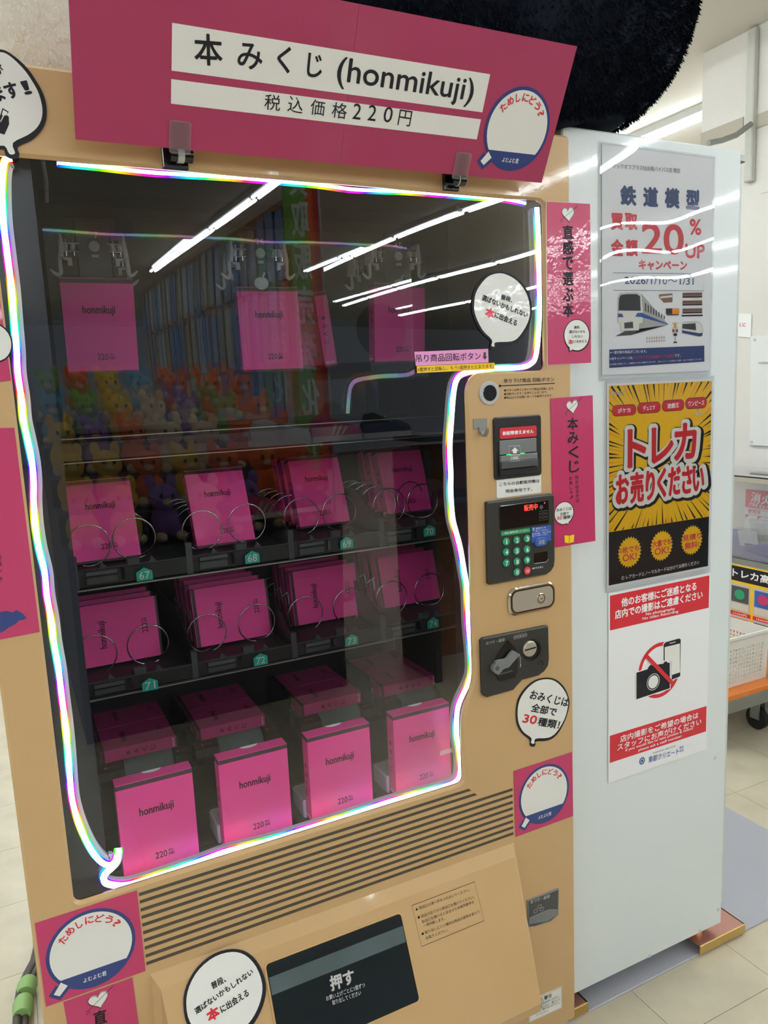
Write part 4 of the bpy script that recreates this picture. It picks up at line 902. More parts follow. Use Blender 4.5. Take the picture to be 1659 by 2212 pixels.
g = G((0, d0.y-.0016, d0.z), (1, 0, 0), SLP); z7b = zm(0, 1850, 2.765)
out = g.P([(1095, 880), (1115, 770), (1180, 660), (1280, 580), (1390, 552), (1480, 575), (1550, 650), (1588, 760), (1580, 860), (1540, 960), (1480, 1040), (1400, 1080), (1200, 1080), (1120, 1010)], z7b)
inn = g.P([(1112, 880), (1130, 775), (1190, 672), (1285, 597), (1385, 570), (1465, 590), (1530, 660), (1565, 760), (1558, 850), (1520, 945), (1465, 1015), (1395, 1050), (1210, 1050), (1135, 990)], z7b)
bubble(g, out, inn, 'lam_white_flat', .0006); g.text('普段、', (1268, 795), (1352, 748), 46, 'ink', .0012, .03, z=z7b); g.text('選ばないかもしれない', (1172, 945), (1515, 700), 42, 'ink', .0012, .03, z=z7b); g.text('に出会える', (1325, 938), (1490, 830), 50, 'ink', .0012, .03, z=z7b); g.text('本', (1250, 995), (1318, 950), 78, 'red', .0012, .05, z=z7b)
g.obj('speech_bubble_sign', None, label='round white speech bubble sticker on sloping discharge housing', category='sticker')
# glass labels pink and yellow
zl_ = zm(860, 740, 5.53*0+5.0)
g = G((0, .0070, 0)); p = g.P([(898, 790.5), (1055, 783), (1054, 753.5), (895, 760)]); quad(g, p, 'label_pink', .0006); g.text('吊り商品回転ボタン', (898, 783), (1038, 777), 17, 'ink', .0010, .004); g.poly(g.P([(1044, 761), (1049, 761), (1049, 770), (1052, 770), (1047, 777), (1041.5, 770), (1044, 770)]), 'ink_grey', .0010)
g.obj('glass_label', None, label='pale pink paper label with arrow stuck on the window glass', category='label')
g = G((0, .0068, 0)); p = g.P([(901, 806), (1068, 797.5), (1068, 783.5), (900, 791)]); quad(g, p, 'label_yellow', .0005); g.text('1度押すと回転し、もう1度押すととまります。', (903, 803), (1066, 794.5), 9, 'ink', .0008, .0, 2)
g.obj('glass_label', None, label='narrow yellow paper label directly under the pink one on glass', category='label')

# ================================================================ banner across the top, held by two hinged clips
BL = atY(163, 301, -.032); BR = atY(1170, 395, -.032); TRp = atY(1247, 100, -.125)
exb = (BR-BL).normalized(); up = TRp-BR; up = (up-exb*up.dot(exb)).normalized(); hb = (TRp-BR).dot(up); wb_ = (BR-BL).length
skew = (TRp-BR).dot(exb)
ban = empty('banner', BL+exb*wb_/2, label='long pink laminated banner tilted forward above the window', category='banner')
g = G(BL, exb, up); seam = g.L(735, 340)[0]
def skx(p): return (p[0]+skew*p[1]/hb, p[1])
for a, b in ((0, seam), (seam+.0006, wb_)):
    q = G(BL, exb, up); q.prism([skx(t) for t in ((a, 0), (b, 0), (b, hb), (a, hb))], -.0008, 0, 'banner_pink'); q.obj('banner_sheet', ban)
z1_ = zm(0, 0, 2.592); z2_ = zm(600, 0, 2.5136)
q = G(BL, exb, up); p = q.P([z1_(960, 395), z2_(1110, 610), z2_(1153, 403), z1_(963, 127)]); q.poly(p, 'lam_white_flat', .0004); p = q.P([z1_(957, 580), z2_(1080, 757), z2_(1103, 648), z1_(958, 442)]); q.poly(p, 'lam_white_flat', .0004)
for ch, a, b, hh in [('本', z1_(1090, 362), z1_(1246, 372), 69), ('み', z1_(1328, 380), z1_(1466, 396), 57), ('く', z1_(1545, 400), z1_(1620, 412), 58), ('じ', z2_(155, 415), z2_(235, 425), 52)]: q.text(ch, a, b, hh, 'ink', .0008, .018, 4)
q.text('(honmikuji)', z2_(312, 478), z2_(1045, 585), 70, 'ink', .0008, .012, 4)
for ch, a, b in [('税', z1_(1478, 612), z1_(1566, 622)), ('込', z2_(50, 603), z2_(132, 618)), ('価', z2_(172, 620), z2_(248, 632)), ('格', z2_(288, 636), z2_(370, 648)), ('2', z2_(402, 644), z2_(446, 650)), ('2', z2_(484, 652), z2_(528, 658)), ('0', z2_(568, 660), z2_(614, 668)), ('円', z2_(648, 678), z2_(716, 688))]: q.text(ch, a, b, 34, 'ink', .0008, .002, 3)
q.obj('banner_print', ban)
q = G(BL, exb, up); c = q.L(*z2_(1300, 705)); badge(q, c, .0625, .0006); q.obj('badge_print', ban)
for a, lb in (((950, 700, 1070, 940), 'left'), (0, 'right')):
    z = z1_ if lb == 'left' else z2_; box_ = (945, 1070, 825, 945, 683) if lb == 'left' else (895, 1030, 940, 1035, 832)
    ck = empty('sign_clip', atY(*z((box_[0]+box_[1])/2, box_[3]), 0), label='%s black hinged clip with clear tab holding the banner bottom' % lb, category='clip')
    g = G((0, 0, 0)); p0 = g.L(*z(box_[0]-35 if lb == 'left' else box_[0], box_[3])); p1 = g.L(*z(box_[1]-30 if lb == 'left' else box_[1]-60, box_[2])); 
    g.box(p0[0], p1[0], p0[1], p1[1], 0.0, .008, 'blackgloss', .001); g.obj('clip_base', ck)
    g = G((0, 0, 0)); cy = (p0[1]+p1[1])/2; g.tube([(p0[0]+.008, cy, .016), (p1[0]+.004, cy, .016)], .010, 'blackgloss', 16); g.tube([(p0[0]+.018, cy, .016), (p1[0]-.008, cy, .016)], .0108, 'lightgrey', 16); g.obj('clip_hinge', ck)
    q = G(BL, exb, up); t0 = q.L(*z(box_[0]+(0 if lb == 'left' else 50), box_[2]+10)); t1 = q.L(*z(box_[1]+(0 if lb == 'left' else 35), box_[4])); q.prism(rrect(t0[0], -.006, t1[0]-(0 if lb == 'left' else .004), t1[1], .004), .0012, .0022, 'wrap', 0, 'sleeve_edge'); q.obj('clear_tab', ck)

# ================================================================ white cabinet to the right
WC = empty('white_cabinet', (1.275, .4, 0), label='tall glossy white cabinet carrying three posters beside the beige machine', category='cabinet')
g = G((0, .045, 0)); wt = 1.872
g.prism(rrect(1.030, .053, 1.512, wt, .006, 3), -.70, 0, 'white_panel', .003); g.obj('cabinet_body', WC)
g = G((0, .045, 0)); g.box(1.5125, 1.5245, .10, wt-.03, -.66, -.006, 'white_edge', .002); g.box(1.5125, 1.530, wt-.022, wt-.008, -.03, -.004, 'greymetal', .002); g.box(1.40, 1.528, wt+.0005, wt+.009, -.40, -.03, 'white_edge', .002); g.obj('cabinet_edge_trim', WC)
for px, py in ((1545, 1637), (1551, 1965), (1512, 2011), (1403, 2065), (1556, 1967)):
    g = G((0, .045, 0)); c = g.L(px, py)
    if 1.04 < c[0] < 1.505 and c[1] > .058: g.disc(c, .0045, 0, .0006, 'white_edge', .0003, 16); g.obj('hole_plug', WC)
for s, (xa, xb) in enumerate(((1.425, 1.585), (1.02, 1.075))):
    g = G((0, 0, 0), (1, 0, 0), (0, 1, 0)); y0 = .035
    g.box(xa, xb, y0, y0+.115, .026, .030, 'zinc_pink', .001); g.box(xa, xb, y0-.002, y0+.0015, .006, .030, 'zinc', .001); g.disc((xa+.03, y0+.04), .016, .030, .040, 'zinc', .001, 6); g.disc((xa+.03, y0+.04), .008, .040, .0525, 'zinc', 0, 10); g.box(xb-.004, xb, y0, y0+.115, .006, .030, 'zinc'); g.obj('stand_foot', WC)
# vinyl mat under both machines
g = G((0, 0, 0), (1, 0, 0), (0, 1, 0)); m0 = atZ(1240, 2212, .004).y
g.prism([(-.02, m0), (2.03, m0+.02), (2.03, .95), (-.02, .95)], 0.0003, .0055, 'mat_grey', .002)
g.obj('vinyl_mat', None, label='shiny grey vinyl mat lying under the machine and white cabinet', category='mat')

# ---- poster 1
YP = .0435
def sleeve(g, pts, t=.0012):
    g.prism(pts, -.001, .0006, 'sleeve_edge'); 
def poster(ptsP, name, label): pass
zt1 = zm(1280, 290, 4.174)
g = G((0, YP, 0)); p = g.P([(90, 2187), (1062, 2120), (1070, 205), (75, 112)], zt1); u0 = (p[0][0]+p[3][0])/2; u1 = (p[1][0]+p[2][0])/2; v0 = (p[0][1]+p[1][1])/2; v1 = (p[2][1]+p[3][1])/2
g.box(u0, u1, v0, v1, 0, .0006, 'paper'); h = .0009
T = lambda t, a, b, hh, m, bo=0.0, r=3: g.text(t, a, b, hh, m, h, bo, r, zt1)
T('ブックオフプラス仙台南バイパス店 限定', (180, 306), (788, 352), 44, 'ink_grey', .0, 2)
for ch, a, b in [('鉄', (250, 640), (392, 648)), ('道', (455, 652), (588, 660)), ('模', (648, 662), (780, 672)), ('型', (840, 676), (962, 684))]: g.text(ch, a, b, 180, 'navytext', h, .05, 3, zt1)
for ch, a, b in [('買', (164, 862), (275, 866)), ('取', (290, 862), (402, 866)), ('金', (164, 1096), (275, 1100)), ('額', (296, 1098), (404, 1102))]: g.text(ch, a, b, 152, 'redtext', h, .045, 3, zt1)
T('20', (442, 1078), (818, 1088), 280, 'redtext', .03, 5); T('%', (872, 906), (976, 912), 145, 'redtext', .03, 4); T('UP', (834, 1118), (1008, 1120), 130, 'redtext', .035, 3); T('キャンペーン', (414, 1224), (848, 1230), 92, 'redtext', .04, 3)
g.stroke(g.P([(185, 1408), (1000, 1412), (1002, 1260), (185, 1250)], zt1), .0009, 'navytext', h, True); T('2026/1/10〜1/31', (286, 1350), (908, 1358), 66, 'navytext', .015, 3)
def PL(pts, m, hh=h): g.poly(g.P(pts, zt1), m, hh)
PL([(440, 1440), (680, 1716), (380, 1790), (430, 1700), (440, 1600)], 'lightgrey'); PL([(440, 1610), (680, 1712), (680, 1718), (440, 1650)], 'keyblue', h+.0002); PL([(300, 1770), (670, 1722), (345, 1812), (200, 1822)], 'darkgrey')
PL([(228, 1480), (240, 1440), (300, 1432), (400, 1432), (440, 1450), (455, 1600), (450, 1700), (420, 1710), (415, 1770), (250, 1776), (246, 1705), (225, 1700)], 'paper_matte', h+.0001); g.stroke(g.P([(228, 1480), (240, 1440), (300, 1432), (400, 1432), (440, 1450), (455, 1600), (450, 1700), (420, 1710), (415, 1770), (250, 1776), (246, 1705), (225, 1700)], zt1), .0006, 'ink_grey', h+.0002, True)
PL([(235, 1480), (250, 1450), (300, 1442), (395, 1442), (425, 1460), (430, 1592), (232, 1590)], 'ink_grey', h+.0003); PL([(228, 1618), (262, 1618), (275, 1650), (228, 1650)], 'keyblue', h+.0003); PL([(400, 1612), (440, 1610), (450, 1650), (380, 1645)], 'keyblue', h+.0003); PL([(282, 1700), (360, 1690), (364, 1748), (284, 1752)], 'darkgrey', h+.0003)
for i in range(8): x = 470+i*24; PL([(x, 1520+i*16), (x+10, 1528+i*16), (x+10, 1600+i*10), (x, 1596+i*10)], 'ink_grey', h+.0002)
PL([(596, 1445), (650, 1440), (718, 1436), (718, 1515), (640, 1520), (596, 1470)], 'sleeper', h); PL([(600, 1465), (715, 1450), (715, 1470), (610, 1480)], 'paper_matte', h+.0002)
PL([(658, 1572), (716, 1570), (716, 1622), (658, 1622)], 'boxdark'); PL([(718, 1570), (780, 1570), (780, 1620), (718, 1622)], 'orange'); PL([(665, 1624), (775, 1622), (775, 1632), (665, 1634)], 'ink')
for y in (1430, 1500, 1572): PL([(808, y), (985, y-4), (985, y+30), (808, y+34)], 'sleeper'); PL([(808, y+34), (985, y+30), (985, y+42), (808, y+45)], 'ink'); [PL([(815+k*22, y+6), (828+k*22, y+6), (828+k*22, y+16), (815+k*22, y+16)], 'ink_grey', h+.0002) for k in range(8)]
PL([(800, 1630), (990, 1626), (990, 1640), (800, 1644)], 'ink')
for y in (1832, 1862): g.stroke(g.P([(478, y+10), (655, y-2)], zt1), .0006, 'sleeper', h)
for i in range(8): x = 488+i*22; g.stroke(g.P([(x, 1880-i), (x, 1822-i)], zt1), .0009, 'sleeper', h)
g.stroke(g.P([(742, 1690), (742, 1882)], zt1), .0012, 'ink', h); g.stroke(g.P([(718, 1752), (766, 1698)], zt1), .0022, 'yellow', h+.0002); g.stroke(g.P([(718, 1700), (766, 1750)], zt1), .0022, 'yellow', h+.0002)
for x in (725, 758): c = g.L(*zt1(x, 1772)); g.poly(ellipse(c[0], c[1], .0028, .0034, 14), 'ink', h+.0002); g.poly(ellipse(c[0], c[1], .0016, .002, 12), 'red', h+.0004)
PL([(726, 1796), (758, 1796), (758, 1818), (726, 1818)], 'ink', h+.0002); PL([(726, 1872), (758, 1870), (760, 1882), (724, 1884)], 'ink', h+.0002)
PL([(802, 1715), (815, 1695), (940, 1690), (975, 1710), (992, 1760), (985, 1815), (960, 1822), (805, 1790)], 'paper_matte', h); PL([(802, 1768), (960, 1795), (988, 1790), (985, 1818), (960, 1824), (805, 1792)], 'navy', h+.0002); PL([(806, 1712), (925, 1704), (930, 1768), (806, 1752)], 'ink_grey', h+.0002); g.stroke(g.P([(802, 1715), (815, 1695), (940, 1690), (975, 1710), (992, 1760), (985, 1815)], zt1), .0005, 'ink_grey', h+.0003)
PL([(148, 2108), (1005, 2050), (1005, 1906), (148, 1942)], 'navy', h); h2 = h+.0003
g.text('※一部対象外商品がございます。', (152, 1982), (485, 1970), 28, 'ink_white', h2, .01, 2, zt1); g.text('※当キャンペーンは、', (152, 2038), (362, 2028), 28, 'ink_white', h2, .01, 2, zt1); g.text('ブックオフプラス仙台南バイパス店限定', (366, 2028), (732, 2012), 28, 'redtext', h2, .01, 2, zt1); g.text('です。', (736, 2010), (790, 2008), 28, 'ink_white', h2, .01, 2, zt1)
g.text('※お品物の状態により、お値段がつかない場合がございます。 当キャンペーンは予告なく変更・中止する場合がございます。', (152, 2084), (984, 2036), 17, 'ink_white', h2, .005, 1, zt1)
P1 = g.obj('train_poster', None, label='white sleeved poster with trains and large red 20% highest on cabinet', category='poster')
g = G((0, YP, 0)); m = .006; r_ = [(u0-m, v0-m-.004), (u1+m, v0-m-.004), (u1+m, v1+m), (u0-m, v1+m)]; g.holes([r_, inset(r_, .003)], 'sleeve_edge', .0012, -.0002); g.poly(r_, 'wrap', .0016); g.obj('clear_sleeve', P1)
# ---- poster 2
zt2 = zm(1280, 800, 4.377)
g = G((0, YP, 0)); p = g.P([(142, 2075), (1108, 1862), (1122, 70), (125, 140)], zt2); u0 = (p[0][0]+p[3][0])/2; u1 = (p[1][0]+p[2][0])/2; v0 = (p[0][1]+p[1][1])/2; v1 = (p[2][1]+p[3][1])/2
g.box(u0, u1, v0, v1, 0, .0006, 'paper'); su0, su1, sv0, sv1 = u0, u1, v0, v1
q_ = g.P([(163, 2040), (1100, 1840), (1115, 88), (140, 160)], zt2); a0, a1 = (q_[0][0]+q_[3][0])/2, (q_[1][0]+q_[2][0])/2; b0, b1 = (q_[0][1]+q_[1][1])/2, (q_[2][1]+q_[3][1])/2
h = .0008; bb = g.L(*zt2(157, 1530))[1]; g.poly([(a0, b0), (a1, b0), (a1, b1), (a0, b1)], 'ink', h); g.poly([(a0, bb), (a1, bb), (a1, b1), (a0, b1)], 'yellow', h+.0001)
cc = g.L(*zt2(640, 830)); rnd = random.Random(3)
for i in range(96):
    a = 2*math.pi*i/96+rnd.uniform(-.02, .02); dx, dy = math.cos(a), math.sin(a)
    ts = [t for t in (((a1-cc[0])/dx if dx > 0 else (a0-cc[0])/dx) if abs(dx) > 1e-6 else 9, ((b1-cc[1])/dy if dy > 0 else (bb-cc[1])/dy) if abs(dy) > 1e-6 else 9)]; t = min(ts)*.995
    t0 = t*rnd.uniform(.55, .85) if i % 2 else t*rnd.uniform(.70, .95); wdd = rnd.uniform(.0006, .0019)*(t/.11)
    P_ = [(cc[0]+dx*t0, cc[1]+dy*t0), (cc[0]+dx*t-dy*wdd, cc[1]+dy*t+dx*wdd), (cc[0]+dx*t+dy*wdd, cc[1]+dy*t-dx*wdd)]
    P_ = [(min(max(x, a0), a1), min(max(y, bb), b1)) for x, y in P_]
    g.poly(P_, 'ink' if i % 3 else 'orange', h+.0002)
T = lambda t, a, b, hh, m, bo=0.0, r=3, hz=.0012: g.text(t, a, b, hh, m, hz, bo, r, zt2)
T('BOOK-OFF', (177, 235), (305, 222), 30, 'ink', .06, 2, .0011); T('BOOK-OFF', (177, 235), (305, 222), 30, 'ink_white', .015, 2)
for t, x0_, x1_, y0_ in [('ポケカ', 180, 410, 438), ('デュエマ', 420, 640, 414), ('遊戯王', 652, 864, 392), ('ワンピース', 873, 1078, 370)]:
    a = g.L(*zt2(x0_, y0_)); b = g.L(*zt2(x1_, y0_-118)); g.poly(rrect(a[0], a[1], b[0], b[1]+.0005, (b[1]-a[1])*.49, 6), 'ink', .0011); g.poly(rrect(a[0]+.001, a[1]+.001, b[0]-.001, b[1]-.0005, (b[1]-a[1])*.44, 6), 'red', .0012)
    mg = (x1_-x0_)*.24 if len(t) < 5 else (x1_-x0_)*.13; T(t, (x0_+mg, y0_-30), (x1_-mg, y0_-42), 48, 'ink_white', .03, 3, .0014)
T('etc...', (975, 428), (1062, 420), 34, 'ink', .05, 2, .0011); T('etc...', (975, 428), (1062, 420), 34, 'ink_white', .015, 2, .0013)
BIG = [('ト', (325, 925), (500, 905), 365), ('レ', (552, 885), (758, 860), 340), ('カ', (765, 858), (975, 832), 350), ('お', (215, 1272), (338, 1255), 282), ('売', (352, 1262), (480, 1240), 290), ('り', (495, 1232), (580, 1222), 280), ('く', (605, 1208), (690, 1196), 280), ('だ', (712, 1192), (830, 1170), 272), ('さ', (838, 1172), (935, 1158), 262), ('い', (940, 1148), (1048, 1132), 225)]
def outl(ch, a, b, hh, w, m, hz, dx=0, dy=0):
    g.text(ch, (a[0]-w+dx, a[1]+w+dy), (b[0]+w+dx, b[1]+w+dy), hh+2*w, m, hz, w/(.84*(hh+2*w)), 3, zt2)
for t_ in BIG: outl(*t_, 46, 'ink', .0012, 10, 10)
for t_ in BIG: outl(*t_, 32, 'paper_matte', .0015)
for ch, a, b, hh in BIG: g.text(ch, a, b, hh, 'red', .0018, .035, 4, zt2)
for c, l1, l2 in [((348, 1718), '1枚でも', 'OK!'), ((650, 1658), '大量でも', 'OK!'), ((935, 1604), '見積り', '無料!')]:
    q = g.L(*zt2(*c)); n_ = 26; R_ = .0335; g.poly([(q[0]+(R_ if k % 2 == 0 else R_*.86)*math.cos(math.pi*k/n_), q[1]+(R_ if k % 2 == 0 else R_*.86)*math.sin(math.pi*k/n_)*1.02) for k in range(2*n_)], 'yellow', .0011)
    T(l1, (c[0]-88, c[1]+20), (c[0]+90, c[1]-16), 62, 'redtext', .03, 3); T(l2, (c[0]-68, c[1]+92), (c[0]+66, c[1]+68), 66, 'redtext', .03, 3)
T('① レアカードとノーマルカードは分けてお持ちください', (270, 1985), (1004, 1832), 40, 'ink_white', .012, 2)
P2 = g.obj('card_buying_poster', None, label='yellow and black sleeved poster with big red lettering in middle of cabinet', category='poster')
g = G((0, YP, 0)); r_ = [(su0-.005, sv0-.008), (su1+.004, sv0-.008), (su1+.004, sv1+.007), (su0-.005, sv1+.007)]; g.holes([r_, inset(r_, .0025)], 'sleeve_edge', .0012, -.0002); g.poly(r_, 'wrap', .0022); g.obj('clear_sleeve', P2)
# ---- poster 3
zt3 = zm(1280, 1220, 4.377)
g = G((0, YP, 0)); p = g.P([(160, 2070), (1088, 1733), (1098, 62), (135, 275)], zt3); u0 = (p[0][0]+p[3][0])/2; u1 = (p[1][0]+p[2][0])/2; v0 = (p[0][1]+p[1][1])/2; v1 = g.L(*zt3(135, 275))[1]
g.box(u0, u1, v0, v1, 0, .0006, 'paper'); h = .0009
def band(a, b, c, d):
    q = g.P([a, b, c, d], zt3); g.poly([(u0+.004, (q[0][1]+q[1][1])/2), (u1-.003, (q[0][1]+q[1][1])/2), (u1-.003, (q[2][1]+q[3][1])/2), (u0+.004, (q[2][1]+q[3][1])/2)], 'red', h)
band((160, 632), (1083, 398), (1083, 93), (150, 305)); band((176, 1880), (1075, 1560), (1075, 1325), (172, 1622))
T = lambda t, a, b, hh, m, bo=0.0, r=3: g.text(t, a, b, hh, m, h+.0003, bo, r, zt3)
T('他のお客様にご迷惑となる', (268, 400), (978, 238), 84, 'ink_white', .03); T('店内での撮影はご遠慮ください', (208, 515), (1036, 318), 84, 'ink_white', .03)
T('No photography', (500, 487), (775, 432), 34, 'ink_white', .02, 2); T('No video Recording', (468, 530), (806, 458), 34, 'ink_white', .02, 2)
T('店内撮影をご希望の場合は', (258, 1680), (996, 1448), 64, 'ink_white', .02); T('スタッフにお声がけください', (230, 1760), (1024, 1508), 64, 'ink_white', .02)
T('If you would like to take photos & videos', (308, 1772), (945, 1560), 32, 'ink_white', .02, 2); T('please ask a staff member.', (430, 1770), (846, 1632), 32, 'ink_white', .02, 2)
T('東都クリエート', (525, 1872), (812, 1788), 58, 'keyblue', .01); T('株式', (818, 1742), (858, 1732), 26, 'keyblue', .005, 2); T('会社', (818, 1772), (858, 1762), 26, 'keyblue', .005, 2); T('TOHTO GROUP', (565, 1788), (780, 1718), 13, 'ink_grey', .0, 2)
c = g.L(*zt3(465, 1852)); g.ring(c, .0055, .0085, h+.0003, 'keyblue', 24); g.disc(c, .0035, h, h+.0004, 'navytext', 0, 16); g.stroke([(c[0]+.0065*math.cos(t_), c[1]+.0078*math.sin(t_)) for t_ in [math.radians(x) for x in range(-60, 70, 12)]], .002, 'keygreen', h+.0006)
# prohibition sign with camera and phone
c = g.L(*zt3(632, 995)); RR = .0640; 
cam_ = g.P([(410, 1270), (725, 1165), (725, 925), (700, 922), (695, 910), (670, 918), (665, 932), (560, 950), (545, 940), (520, 970), (515, 985), (410, 1018)], zt3)
ph_ = g.P([(745, 1085), (810, 1060), (825, 1050), (830, 705), (815, 695), (690, 730), (668, 750), (668, 905), (745, 900)], zt3)
g.ring(c, RR*.865, RR, h, 'red', 64)
g.poly(inset(ph_, -.0022), 'paper', h+.0002); g.poly(ph_, 'ink', h+.0003); g.poly(g.P([(745, 1040), (822, 1015), (822, 742), (678, 778), (678, 905), (745, 905)], zt3), 'paper_matte', h+.0005); g.stroke(g.P([(725, 742), (780, 728)], zt3), .0018, 'paper_matte', h+.0005)
g.poly(inset(cam_, -.0022), 'paper', h+.0006); g.poly(cam_, 'ink', h+.0008); cl = g.L(*zt3(568, 1105)); g.ring(cl, .0178, .0192, h+.0010, 'paper_matte', 36); g.poly(ellipse(cl[0], cl[1], .0150, .0150, 32), 'paper_matte', h+.0010)
s_ = RR*.93*math.sqrt(.5); g.stroke([(c[0]-s_, c[1]+s_), (c[0]+s_, c[1]-s_)], .0095, 'red', h+.0013)
g.obj('no_photography_poster', None, label='white and red no photography poster lowest on the white cabinet', category='poster')

# ================================================================ showcase counter, basket, cart at the right edge
XS = 3.0
SH = empty('glass_showcase', (3.3, .9, 0), label='glass showcase counter with blue cloth behind the white cabinet', category='showcase')
g = G((0, 0, 0), (1, 0, 0), (0, 1, 0)); g.box(XS, 3.55, -.6, 1.8, .0, .545, 'white_edge'); g.obj('showcase_base', SH)
g = GX(XS); g.yb(-.6, 1.8, .545, .57, -.55, .004, 'greymetal'); g.yb(-.6, 1.8, .925, .945, -.012, .002, 'wall_band'); g.obj('showcase_rail', SH)
g = GX(XS); g.yb(-.6, 1.8, .572, .924, -.006, -.002, 'acrylic'); g.obj('showcase_pane', SH)
g = G((0, 0, 0), (1, 0, 0), (0, 1, 0)); g.box(XS, 3.55, -.6, 1.8, .946, .952, 'acrylic'); g.obj('showcase_top', SH)
g = G((0, 0, 0), (1, 0, 0), (0, 1, 0)); g.box(XS+.01, 3.54, -.59, 1.79, .572, .578, 'showblue'); g.ell((3.2, 1.05, .578), (.12, .3, .03), 'showblue'); g.obj('blue_cloth', SH)
g = G((0, 0, 0), (1, 0, 0), (0, 1, 0)); g.box(XS+.10, XS+.115, -.5, 1.7, .935, .943, 'fixture')
for k in range(40): g.box(XS+.102, XS+.112, -.45+k*.055, -.435+k*.055, .932, .935, 'led_lit')
g.obj('led_bar', SH)
g = GX(3.596); p = g.L(1611, 1056); q = g.L(1611, 1160); r = g.L(1611, 1095)
g.box(p[0], -1.15, q[1], p[1], 0, .003, 'paper_matte'); g.box(p[0]+.002, -1.152, r[1], p[1], .003, .004, 'signpink')
g.text('消火器', (1622, 1083), (1690, 1100), 22, 'ink_white', .0045, .02); g.text('FIRE EXTINGUISHER', (1620, 1092), (1716, 1116), 8, 'ink_white', .0045, .02); g.text('使用法', (1616, 1108), (1644, 1112), 9, 'signpink', .0045, .01)
g.stroke([(p[0]+.006, r[1]-.008), (-1.156, r[1]-.008), (-1.156, q[1]+.01), (p[0]+.006, q[1]+.01)], .002, 'signpink', .004, True); g.stroke([(p[0]+.006, r[1]-.04), (-1.156, r[1]-.04)], .002, 'signpink', .004)
g.poly([(p[0]+.006, r[1]-.04), (p[0]+.03, r[1]-.04), (p[0]+.006, r[1]-.06)], 'signpink', .0045); g.poly([(p[0]+.08, r[1]-.04), (p[0]+.104, r[1]-.04), (p[0]+.08, r[1]-.06)], 'signpink', .0045)
g.obj('fire_extinguisher_sign', None, label='pink and white fire extinguisher sign seen through the showcase glass', category='sign')
for i, (px, py, yw, lb) in enumerate(((1618, 1178, .5, 'tilted white card in clear holder left in the showcase'), (1648, 1160, .9, 'printed white card overlapping the holder further right in showcase'))):
    q = atX(px, py, 3.22+.05*i); g = G((q.x, q.y, q.z), V((.3, -1, 0)), V((-.25, 0, 1))); g.box(-.045, .045, -.075, .075, 0, .002, 'paper_matte'); g.text('CARD' if False else '▤▤', (-.03, -.02), (.03, -.02), .03, 'ink_grey', .003, 0, 1, loc=True) if i else g.box(-.02, .02, -.01, .01, .002, .0025, 'ink_grey')
    g.box(-.055, .055, -.085, .09, -.004, -.002, 'acrylic'); g.obj('price_card', None, label=lb, category='card')
# card price poster strip under the glass
yb_ = atX(1590, 1222, XS-.002).y+.03

# u runs along +Y so text must run toward -Y : use flipped frame
g = G((XS-.002, yb_, 0), (0, -1, 0), (0, 0, 1)); top_ = .540
g.box(0, .62, .02, top_, 0, .002, 'yellow'); g.box(.003, .617, top_-.075, top_-.006, .002, .003, 'ink'); g.text('トレカ高価買取中', (.015, top_-.058), (.42, top_-.058), .040, 'ink_white', .004, .03, loc=True)
g2 = g; cols = ['darkgrey', 'keyblue', 'keygreen', 'sneaker_pink', 't_lilac', 't_orange']
k = 0
for r_ in range(3):
    for c_ in range(5):
        u = .006+c_*.122; v = top_-.085-(r_+1)*.150
        g.box(u, u+.104, v+.018, v+.146, .002, .003, 'lightgrey'); g.box(u+.006, u+.098, v+.060, v+.135, .003, .0035, cols[k % 6]); g.poly(ellipse(u+.05, v+.098, .028, .024, 12), cols[(k+2) % 6], .004); g.box(u+.006, u+.098, v+.024, v+.054, .003, .0035, 'sneaker_white')
        g.box(u, u+.110, v-.004, v+.014, .002, .003, 'red'); g.text('¥%d円' % (11000+k*500) if False else '%d円' % ([11000, 15000, 9000, 8000, 12000][k % 5]), (u+.02, v-.001), (u+.09, v-.001), .011, 'ink_white', .0035, .02, 1, loc=True); k += 1
g.obj('card_price_poster', None, label='yellow framed poster of plain trading card pictures under the showcase glass', category='poster')
# cart with basket
CT = empty('flat_cart', (2.75, .95, 0), label='low orange topped cart on black casters at right edge', category='cart')
g = G((0, 0, 0), (1, 0, 0), (0, 1, 0)); g.box(2.25, 2.95, .70, 1.25, .215, .235, 'cart_orange', .003); g.box(2.25, 2.95, .70, 1.25, .165, .215, 'greymetal', .004); g.obj('cart_deck', CT)
for (x, y) in ((2.33, .80), (2.62, .80), (2.86, .80), (2.62, 1.15), (2.33, 1.15)):
    g = G((x, y, 0), (0, 1, 0), (0, 0, 1)); g.disc((0, .045), .045, -.014, .014, 'rubber', .006, 24); g.disc((0, .045), .018, .014, .017, 'greymetal', .002, 16); g.box(-.02, .02, .045, .165, .016, .022, 'greymetal'); g.box(-.02, .02, .045, .165, -.022, -.016, 'greymetal'); g.obj('caster', CT)
g = G((0, 0, 0)); bx0, bx1, by0, by1, bz0, bz1 = 2.30, 2.592, .75, 1.08, .236, .435
BK = empty('basket', ((bx0+bx1)/2, (by0+by1)/2, bz0), label='white perforated plastic basket resting on the orange cart', category='basket')
